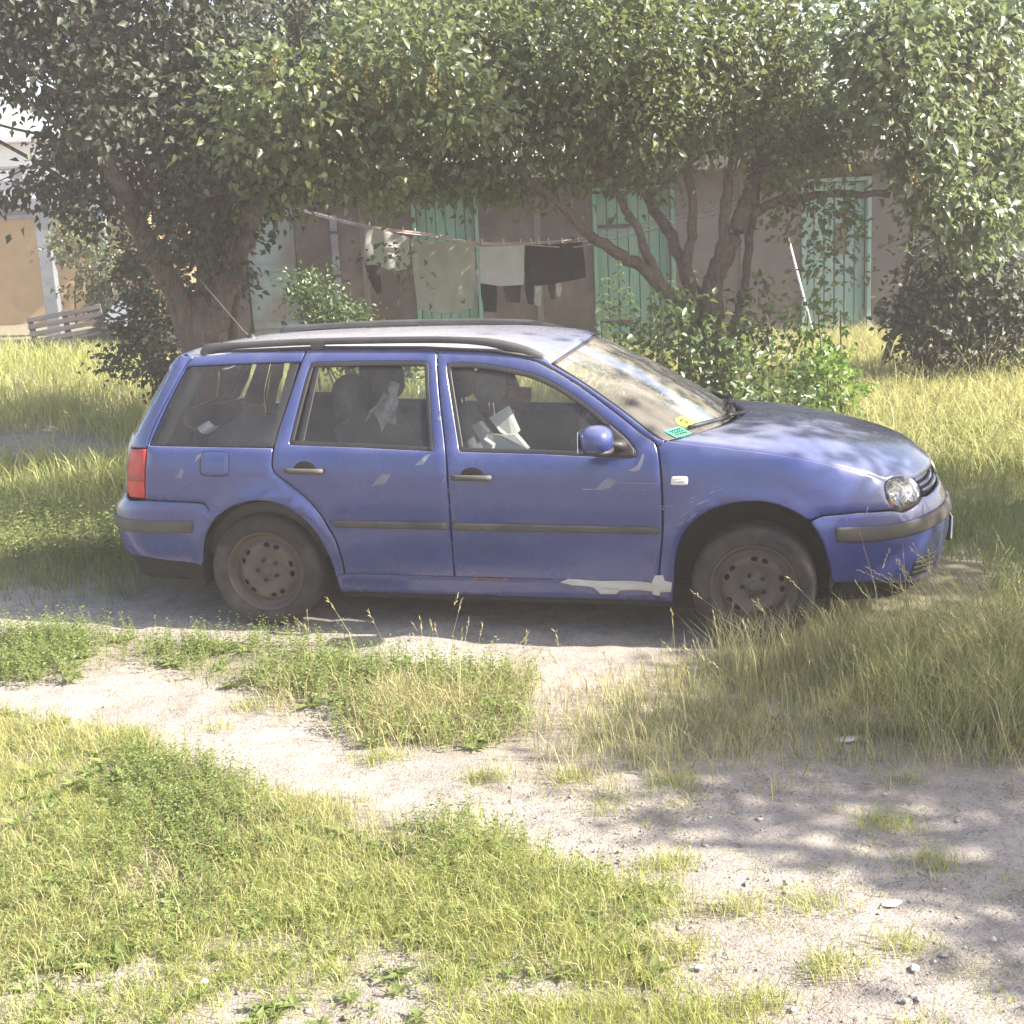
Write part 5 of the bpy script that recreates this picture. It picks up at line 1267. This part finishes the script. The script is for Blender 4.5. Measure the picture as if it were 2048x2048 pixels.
def scatter(poly, n, dens=None, edge=.0, clump=0, clsig=.04):
    """n random places in a polygon (sparser towards its edge), gathered in tufts if asked"""
    P = np.asarray(poly, float); lo, hi = P.min(0), P.max(0); out = []; got = 0
    while got < n:
        m = max(2000, int((n - got) * 2.2))
        if clump:
            k = max(1, m // clump); c = lo + rng.random((k, 2)) * (hi - lo)
            X = c[rng.integers(0, k, m)] + rng.normal(size=(m, 2)) * clsig * rng.uniform(.5, 1.5, (m, 1))
        else: X = lo + rng.random((m, 2)) * (hi - lo)
        w = blurpoly(X, P, edge) if edge > 0 else inside(X, P).astype(float)
        if dens is not None: w = w * dens(X)
        X = X[rng.random(len(X)) < w]
        out.append(X); got += len(X)
        if len(out) > 60: break
    return np.concatenate(out)[:n]
def blade_arrays(X, h, w, lean, az=None, z=None):
    """bent blades: two lower quads' worth and a tip"""
    n = len(X); a = rng.random(n) * 2 * PI if az is None else az
    f = rng.random(n) * 2 * PI
    d = np.stack([np.cos(a), np.sin(a)], -1); s = np.stack([np.cos(f), np.sin(f)], -1) * (w / 2)[:, None]
    z0 = gz(X[:, 0], X[:, 1]) - .012 if z is None else z
    B = np.c_[X, z0]; m = np.c_[X + d * (h * lean * .32)[:, None], z0 + h * .58]; t = np.c_[X + d * (h * lean)[:, None], z0 + h * np.sqrt(np.clip(1 - .5 * lean ** 2, .15, 1))]
    S = np.c_[s, np.zeros(n)]
    V = np.stack([B - S, B + S, m - S * .75, m + S * .75, t], 1).reshape(-1, 3)
    k = np.arange(n)[:, None] * 5
    T = np.concatenate([k + np.array([[0, 1, 3]]), k + np.array([[0, 3, 2]]), k + np.array([[2, 3, 4]])], 0)
    return V, T
def join(parts):
    Vs, Ts, b = [], [], 0
    for V, T in parts: Vs.append(V); Ts.append(T + b); b += len(V)
    return np.concatenate(Vs), np.concatenate(Ts)
def grass(name, parts, mat):
    V, T = join(parts); o = tri_mesh(name, V, T, mat, None, True); tag(o, kind='stuff'); return o
U = lambda a, b, n: rng.uniform(a, b, n)
def tuft(X, h0, h1, w0, w1, l0, l1): n = len(X); return blade_arrays(X, U(h0, h1, n), U(w0, w1, n), U(l0, l1, n))
def stalks(X, h, lean_az, lean, w=.0032, head=.09, hw=.008):
    """tall grass stems with a seed head"""
    n = len(X); V1, T1 = blade_arrays(X, h, np.full(n, w), lean, lean_az)
    tip = V1.reshape(-1, 5, 3)[:, 4]; mid = V1.reshape(-1, 5, 3)[:, 2]
    d = unit(tip - mid); parts = [(V1, T1)]
    for k in range(11):
        P = tip - d * head * (k / 11.); q = unit(d * 2.4 + rng.normal(size=(n, 3)) * .6)
        parts.append(leaf_arrays(P, q, rng.normal(size=(n, 3)), np.full(n, .021) * U(.7, 1.2, n), .22, .05))
    return join(parts)
def weeds(X, h0, h1, leaf, per=9):
    """small upright herbs with a spiral of leaves"""
    n = len(X); h = U(h0, h1, n); z0 = gz(X[:, 0], X[:, 1]); ln = rng.normal(size=(n, 2)) * .22
    u = np.tile(np.linspace(.15, 1, per), n); i = np.repeat(np.arange(n), per)
    th = np.tile(np.arange(per) * 2.4, n) + np.repeat(rng.random(n) * 6.28, per)
    P = np.c_[X[i] + ln[i] * (h[i] * u)[:, None], z0[i] + h[i] * u]
    tip = np.stack([np.cos(th), np.sin(th), .35 + 0 * th], -1)
    V, T = leaf_arrays(P, tip, np.array([0, 0, 1.]) + .35 * rng.normal(size=(len(P), 3)), leaf * U(.6, 1.25, len(P)) * (1.15 - .5 * u), .5)
    S = blade_arrays(X, h, np.full(n, .004), np.linalg.norm(ln, axis=1), np.arctan2(ln[:, 1], ln[:, 0]))
    return join([(V, T), S])

# foreground patch: fresh grass with herb islands, thinner where trodden
fd = lambda X: np.clip(-.12 + 1.35 * vnoise(X, 2.6, 3) + .6 * (vnoise(X, 7, 4) - .5), .03, 1)
XA = scatter(FG_GRASS, 58000, fd, .10, 14, .030); XL = scatter(FG_LOW, 8500, lambda X: np.clip(1.6 * vnoise(X, 5, 5) - .45, .02, 1), .1, 22, .028); XB = scatter(FG_BOTTOM, 11000, None, .07, 16, .03)
hb = lambda X: .45 + .75 * vnoise(X, 1.9, 6)
V1 = blade_arrays(XA, U(.03, .095, len(XA)) * hb(XA), U(.0022, .0042, len(XA)), U(.2, 1.2, len(XA)))
grass('grass', [V1, tuft(XL, .025, .07, .002, .004, .3, 1.05), tuft(XB, .03, .085, .0022, .004, .2, .95)], M_g1)
grass('clover_and_knotweed', [weeds(scatter(FG_GRASS, 1700, lambda X: np.clip(2.4 * vnoise(X, 1.7, 7) - .75, 0, 1) * np.clip(.25 + .9 * (X[:, 1] - 3.9), .1, 1), .12, 10, .06), .05, .12, .022, 9), weeds(scatter(FG_LOW, 160, None, .1), .02, .05, .02, 7)], M_weed)
grass('dead_grass', [tuft(scatter(FG_GRASS, 7000, lambda X: np.clip(2.2 * vnoise(X, 1.3, 8) - .8, .05, 1), .15, 12, .04), .05, .13, .002, .0034, .2, 1.05),
                     tuft(scatter([(-2.6, 2.6), (2.4, 2.6), (2.4, 6), (-2.6, 6)], 2600, lambda X: vnoise(X, 3, 9), 0, 8, .05), .012, .045, .002, .0034, .6, 1.2)], M_g2)
def rosettes(X, r, per=9):
    """flat broad-leaved weeds"""
    n = len(X); i = np.repeat(np.arange(n), per); th = np.tile(np.arange(per) * 2.4, n) + rng.random(n)[i] * 6.28
    P = np.c_[X, gz(X[:, 0], X[:, 1]) + .006][i]; up = rng.uniform(.1, .75, len(i))
    return leaf_arrays(P, np.stack([np.cos(th), np.sin(th), up], -1), np.array([0, 0, 1.]) + .2 * rng.normal(size=(len(i), 3)), r * rng.uniform(.55, 1.2, len(i)), .34, .08)
grass('broad_leaved_weeds', [rosettes(scatter(FG_GRASS, 210, None, .1), .075), rosettes(scatter(FG_LOW, 60, None, .1), .05), rosettes(scatter(WEED_L, 70, None, .1), .085), rosettes(scatter(WEED_M, 40, None, .1), .09)], M_weed)
# weeds along the track
grass('knotweed', [weeds(scatter(WEED_L, 1300, lambda X: np.clip(1.8 * vnoise(X, 3, 33) - .35, .04, 1), .15, 8, .05), .06, .17, .026, 10), weeds(scatter(WEED_M, 420, lambda X: np.clip(1.8 * vnoise(X, 3, 31) - .5, .02, 1), .2, 9, .06), .06, .18, .028, 10), tuft(scatter(WEED_L, 3000, lambda X: np.clip(1.8 * vnoise(X, 3, 34) - .35, .04, 1), .15, 10, .04), .04, .13, .0024, .004, .2, 1.0)], M_weed)
grass('track_tufts', [tuft(scatter(WEED_M, 3600, lambda X: np.clip(2 * vnoise(X, 3.5, 32) - .6, .03, 1), .25, 18, .04), .05, .19, .0022, .004, .3, 1.1), stalks(scatter(WEED_M, 26, None, .1), U(.22, .42, 26), rng.random(26) * 6.28, U(.1, .5, 26), .003, .07)], M_g2)
# loose tufts on the bare ground at the right
bare = [(-.1, 2.7), (2.3, 2.7), (2.6, 4.75), (.1, 4.8), (-.2, 4.3), (.3, 3.9)]
c_ = np.array([(.46, 3.93), (.62, 3.63), (.86, 3.62), (1.30, 3.86), (1.62, 3.66), (1.38, 4.52), (.55, 4.55), (.16, 4.62), (.30, 4.35), (-.15, 4.62), (1.05, 3.40), (.60, 3.15), (.95, 2.98), (1.5, 3.2), (1.22, 4.15), (.82, 3.30), (.42, 3.42), (1.9, 4.3), (-.55, 4.85), (-1.3, 5.25), (-1.6, 5.15), (-1.2, 5.45)])
XT = np.concatenate([c + rng.normal(size=(int(k), 2)) * np.array([.055, .035]) for c, k in zip(c_, rng.integers(70, 260, len(c_)))])
XS = scatter(bare, 5200, lambda X: np.clip(1.9 * vnoise(X, 4, 10) - .75, .0, 1), .1, 14, .025)
grass('bare_ground_tufts', [tuft(XT, .03, .095, .0022, .004, .25, 1.0), tuft(XS, .015, .05, .002, .0036, .4, 1.1)], M_g1)
# dry tall grass by the front wheel and the big tussock at the right
dd_ = lambda X: np.clip(.25 + 1.1 * vnoise(X, 3.1, 11), .1, 1)
DRY_W = [(-.1, 5.1), (.3, 5.36), (.67, 5.70), (.87, 5.93), (1.13, 6.04), (1.48, 6.04), (1.9, 6.20), (3.2, 6.5), (2.6, 4.4), (1.2, 4.45), (0, 4.5)]
XD = np.concatenate([scatter(DRY_R, 7600, dd_, .35, 14, .05), scatter(DRY_W, 4200, lambda X: np.clip(2.0 * vnoise(X, 4, 21) - .7, .03, 1), .3, 16, .04)])
dst = scatter(DRY_R, 120, None, .2) 
grass('dry_grass', [blade_arrays(XD, U(.05, .22, len(XD)) * (.5 + .9 * blurpoly(XD, TALL, .4) + .35 * vnoise(XD, 2, 12)), U(.0022, .004, len(XD)), U(.15, 1.05, len(XD))),
                    stalks(dst, U(.20, .42, 120), U(1.2, 3.6, 120), U(.1, .6, 120)), tuft(scatter([(.9, 5.55), (1.9, 5.6), (1.9, 6.15), (1.1, 6.1)], 1500, None, .2, 10, .05), .12, .34, .0022, .004, .1, .7)], M_g2)
XG = scatter(TALL, 5200, None, .28, 16, .05); XG2 = scatter(DRY_R, 4000, dd_, .2, 14, .04)
k_ = 80; XC = np.array([2.06, 5.48]) + rng.normal(size=(k_, 2)) * np.array([.10, .09])
XH1, XH2 = XG[:len(XG) // 2], XG[len(XG) // 2:]
grass('dry_blades', [blade_arrays(XH1, U(.12, .42, len(XH1)), U(.0024, .0044, len(XH1)), U(.15, 1.0, len(XH1)))], M_g2)
grass('tall_grass', [blade_arrays(XH2, U(.14, .44, len(XH2)), U(.0024, .0046, len(XH2)), U(.15, .85, len(XH2))), tuft(XG2, .06, .16, .0022, .004, .2, .9)], M_g3)
grass('grass_heads', [stalks(XC, U(.34, .66, k_), np.r_[U(2.1, 3.5, k_ - 26), U(-.6, .9, 26)], U(.25, .85, k_), .0036, .15), stalks(scatter(TALL, 60, None, .1), U(.32, .6, 60), U(0, 6.28, 60), U(.1, .6, 60), .003, .10)], M_g2)
# dock with rusty seed heads before the front bumper
P_ = np.array([[1.72, 5.95], [1.86, 6.02], [2.12, 6.12]])
grass('seed_stems', [stalks(P_, np.array([.62, .52, .66]), np.array([2.6, 1.8, 1.0]), np.array([.18, .1, .2]), .005, .16)], leaf_mat('dock_seed', [(.26, .15, .11), (.33, .22, .17)], .8, .1, (.3, .2, .1), .2))
# meadow behind and beside the car
car_out = lambda X: 1.0 - inside(X, CAR_FOOT)
near_l = [(-5.5, 7.1), (-1.5, 6.95), (-1.6, 12), (-7, 12)]
XN = scatter(near_l, 26000, lambda X: car_out(X) * (1 - .9 * blurpoly(X, DIRT_L, .3)) * np.clip((X[:, 1] + .2126 * X[:, 0] - 6.55) / .5, .08, 1), .1, 12, .06)
near_r = [(1.6, 6.1), (4.6, 5.2), (6, 12), (1.5, 12)]
XR_ = scatter(near_r, 24000, lambda X: car_out(X), .1, 12, .06)
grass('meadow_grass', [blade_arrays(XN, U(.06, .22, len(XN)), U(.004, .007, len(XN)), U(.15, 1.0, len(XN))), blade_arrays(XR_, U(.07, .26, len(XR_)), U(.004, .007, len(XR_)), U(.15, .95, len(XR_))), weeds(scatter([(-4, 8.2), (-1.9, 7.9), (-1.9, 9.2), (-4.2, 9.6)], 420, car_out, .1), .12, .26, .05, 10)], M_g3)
far_l = [(-9, 11.5), (-1, 9), (-1, 17), (-9, 20)]; far_r = [(1.6, 10.5), (6, 9.5), (9, 18.8), (2.6, 18.8)]; mid = [(-1.5, 8.6), (2.4, 7.8), (2.8, 18.5), (-1.5, 18.5)]
XF1 = scatter(far_l, 26000, lambda X: 1 - .93 * blurpoly(X, DIRT_L, .3), .3, 14, .10); XF2 = scatter(far_r, 36000, None, .3, 14, .10); XF3 = scatter(mid, 15000, None, .3, 12, .1)
nst = 420; XH = np.concatenate([scatter(far_r, nst, None, .2), scatter([(-7, 13.6), (-2.6, 12.8), (-2.6, 15), (-7.5, 15.5)], 260, None, .2)])
grass('far_meadow', [blade_arrays(XF1, U(.10, .34, len(XF1)), U(.008, .014, len(XF1)), U(.15, .9, len(XF1))), blade_arrays(XF3, U(.10, .34, len(XF3)), U(.007, .012, len(XF3)), U(.15, .9, len(XF3)))], M_g1)
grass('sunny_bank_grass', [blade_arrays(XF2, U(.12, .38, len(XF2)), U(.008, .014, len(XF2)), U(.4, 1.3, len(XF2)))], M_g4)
grass('far_grass_heads', [stalks(XH, U(.40, .75, len(XH)), U(0, 6.28, len(XH)), U(.15, .75, len(XH)), .007, .13)], M_g2)

# ------------------------------------------------------------------ GRAVEL, stones, scraps
def stones(X, s):
    n = len(X); O = np.array([(1, 0, 0), (0, 1, 0), (-1, 0, 0), (0, -1, 0), (0, 0, 1), (0, 0, -.4), (.72, .72, .45), (-.72, .68, .5), (-.7, -.72, .4), (.7, -.7, .48)])
    Fc = np.array([(0, 6, 4), (6, 1, 4), (1, 7, 4), (7, 2, 4), (2, 8, 4), (8, 3, 4), (3, 9, 4), (9, 0, 4), (0, 5, 1), (1, 5, 2), (2, 5, 3), (3, 5, 0), (0, 1, 6), (1, 2, 7), (2, 3, 8), (3, 0, 9)])
    sc = np.stack([s * U(.7, 1.3, n), s * U(.6, 1.1, n), s * U(.35, .75, n)], -1)
    a = rng.random(n) * 6.28; c, d = np.cos(a), np.sin(a)
    L = O[None] * sc[:, None] * U(.8, 1.2, (n, 10))[..., None]
    W = np.stack([L[..., 0] * c[:, None] - L[..., 1] * d[:, None], L[..., 0] * d[:, None] + L[..., 1] * c[:, None], L[..., 2]], -1)
    W += np.c_[X, gz(X[:, 0], X[:, 1]) + .002][:, None]
    return W.reshape(-1, 3), (np.arange(n)[:, None, None] * 10 + Fc[None]).reshape(-1, 3)
M_stone = leaf_mat('pebbles', [(.30, .27, .24), (.40, .37, .33), (.22, .20, .18), (.48, .46, .42), (.34, .28, .23)], .9, .0, (.3, .3, .3), .2)
XP = np.concatenate([scatter(bare, 1700, lambda X: .3 + .7 * vnoise(X, 3, 14), .1), scatter([(-2.6, 4.3), (1.2, 4.0), (1.2, 5.9), (-2.8, 6.0)], 600, None, .1), scatter([(-2, 2.7), (.3, 2.7), (.3, 3.5), (-2, 3.5)], 500, None, .1)])
o = tri_mesh('gravel', *stones(XP, rng.uniform(.002, .0065, len(XP)) * (1 + 1.2 * (rng.random(len(XP)) < .06))), M_stone); tag(o, kind='stuff')
# litter of dead stems and twigs on the dirt
XK = scatter(bare + [(-1.5, 4.9)], 3800, lambda X: .15 + vnoise(X, 4, 41) ** 2, .1)
V, T = blade_arrays(XK, U(.008, .05, len(XK)), U(.002, .0045, len(XK)), U(1.2, 1.4, len(XK)), None, gz(XK[:, 0], XK[:, 1]) + .001)
V = V.reshape(-1, 5, 3); V[:, 2:, 2] = V[:, :1, 2] + .004; 
o = tri_mesh('twig_litter', V.reshape(-1, 3), T, simple('dead_stem', (.13, .105, .085), .9, var=.4)); tag(o, kind='stuff')
M_flint = simple('pale_flint', (.50, .48, .44), .8, var=.2, scale=20, bmp=.4, bscale=60)
for (x, y, s, lb) in ((1.09, 3.63, .030, 'long pale flat stone on the bare ground at the right'), (.46, 3.33, .020, 'white pebble on the dirt right of the grass patch'), (.36, 3.38, .017, 'small white pebble at the edge of the grass patch'), (1.05, 3.28, .022, 'round pale stone on the sunlit dirt at the lower right'), (.68, 3.12, .016, 'grey pebble in the lower middle of the dirt'), (.98, 3.13, .017, 'dark-edged pebble in the shade at the lower right'), (1.32, 3.42, .015, 'small stone beside the long flat one'), (1.28, 4.93, .05, 'pale flat scrap lying before the dry grass'), (-.92, 3.32, .018, 'white scrap in the thin grass at the lower left'), (.25, 3.02, .016, 'pebble by the bottom grass tuft')):
    V, T = stones(np.zeros((1, 2)) + np.array([[x, y]]), np.array([s])); V = V - np.array([x, y, gz(x, y)])
    if s > .025: V = V * np.array([1.5, .8, .55])
    o = tri_mesh('stone', V, T, M_flint); o.location = (x, y, float(gz(x, y)) + .002); o.rotation_euler = (0, 0, rng.random() * 3)
    m_ = o.modifiers.new('soften', 'SUBSURF'); m_.levels = 1; m_.render_levels = 2
    tag(o, lb, 'stone', 'stones on the bare ground')

# ------------------------------------------------------------------ VEIL_HAZE: added volume, stands in for the veil of dirty glass
hz = bpy.data.materials.new('veil_haze'); hz.use_nodes = True
hn = hz.node_tree; hn.nodes.clear()
ho = hn.nodes.new('ShaderNodeOutputMaterial'); hv = hn.nodes.new('ShaderNodeVolumePrincipled')
hv.inputs['Color'].default_value = (.96, .87, .83, 1); hv.inputs['Density'].default_value = VEIL_HAZE
hv.inputs['Anisotropy'].default_value = 0.0
hn.links.new(hv.outputs[0], ho.inputs['Volume'])
if VEIL_HAZE > 0:
    o = MB().box((0, 40, 4.2), (420, 420, 11.0)).build('veil_haze', hz); tag(o, kind='stuff')
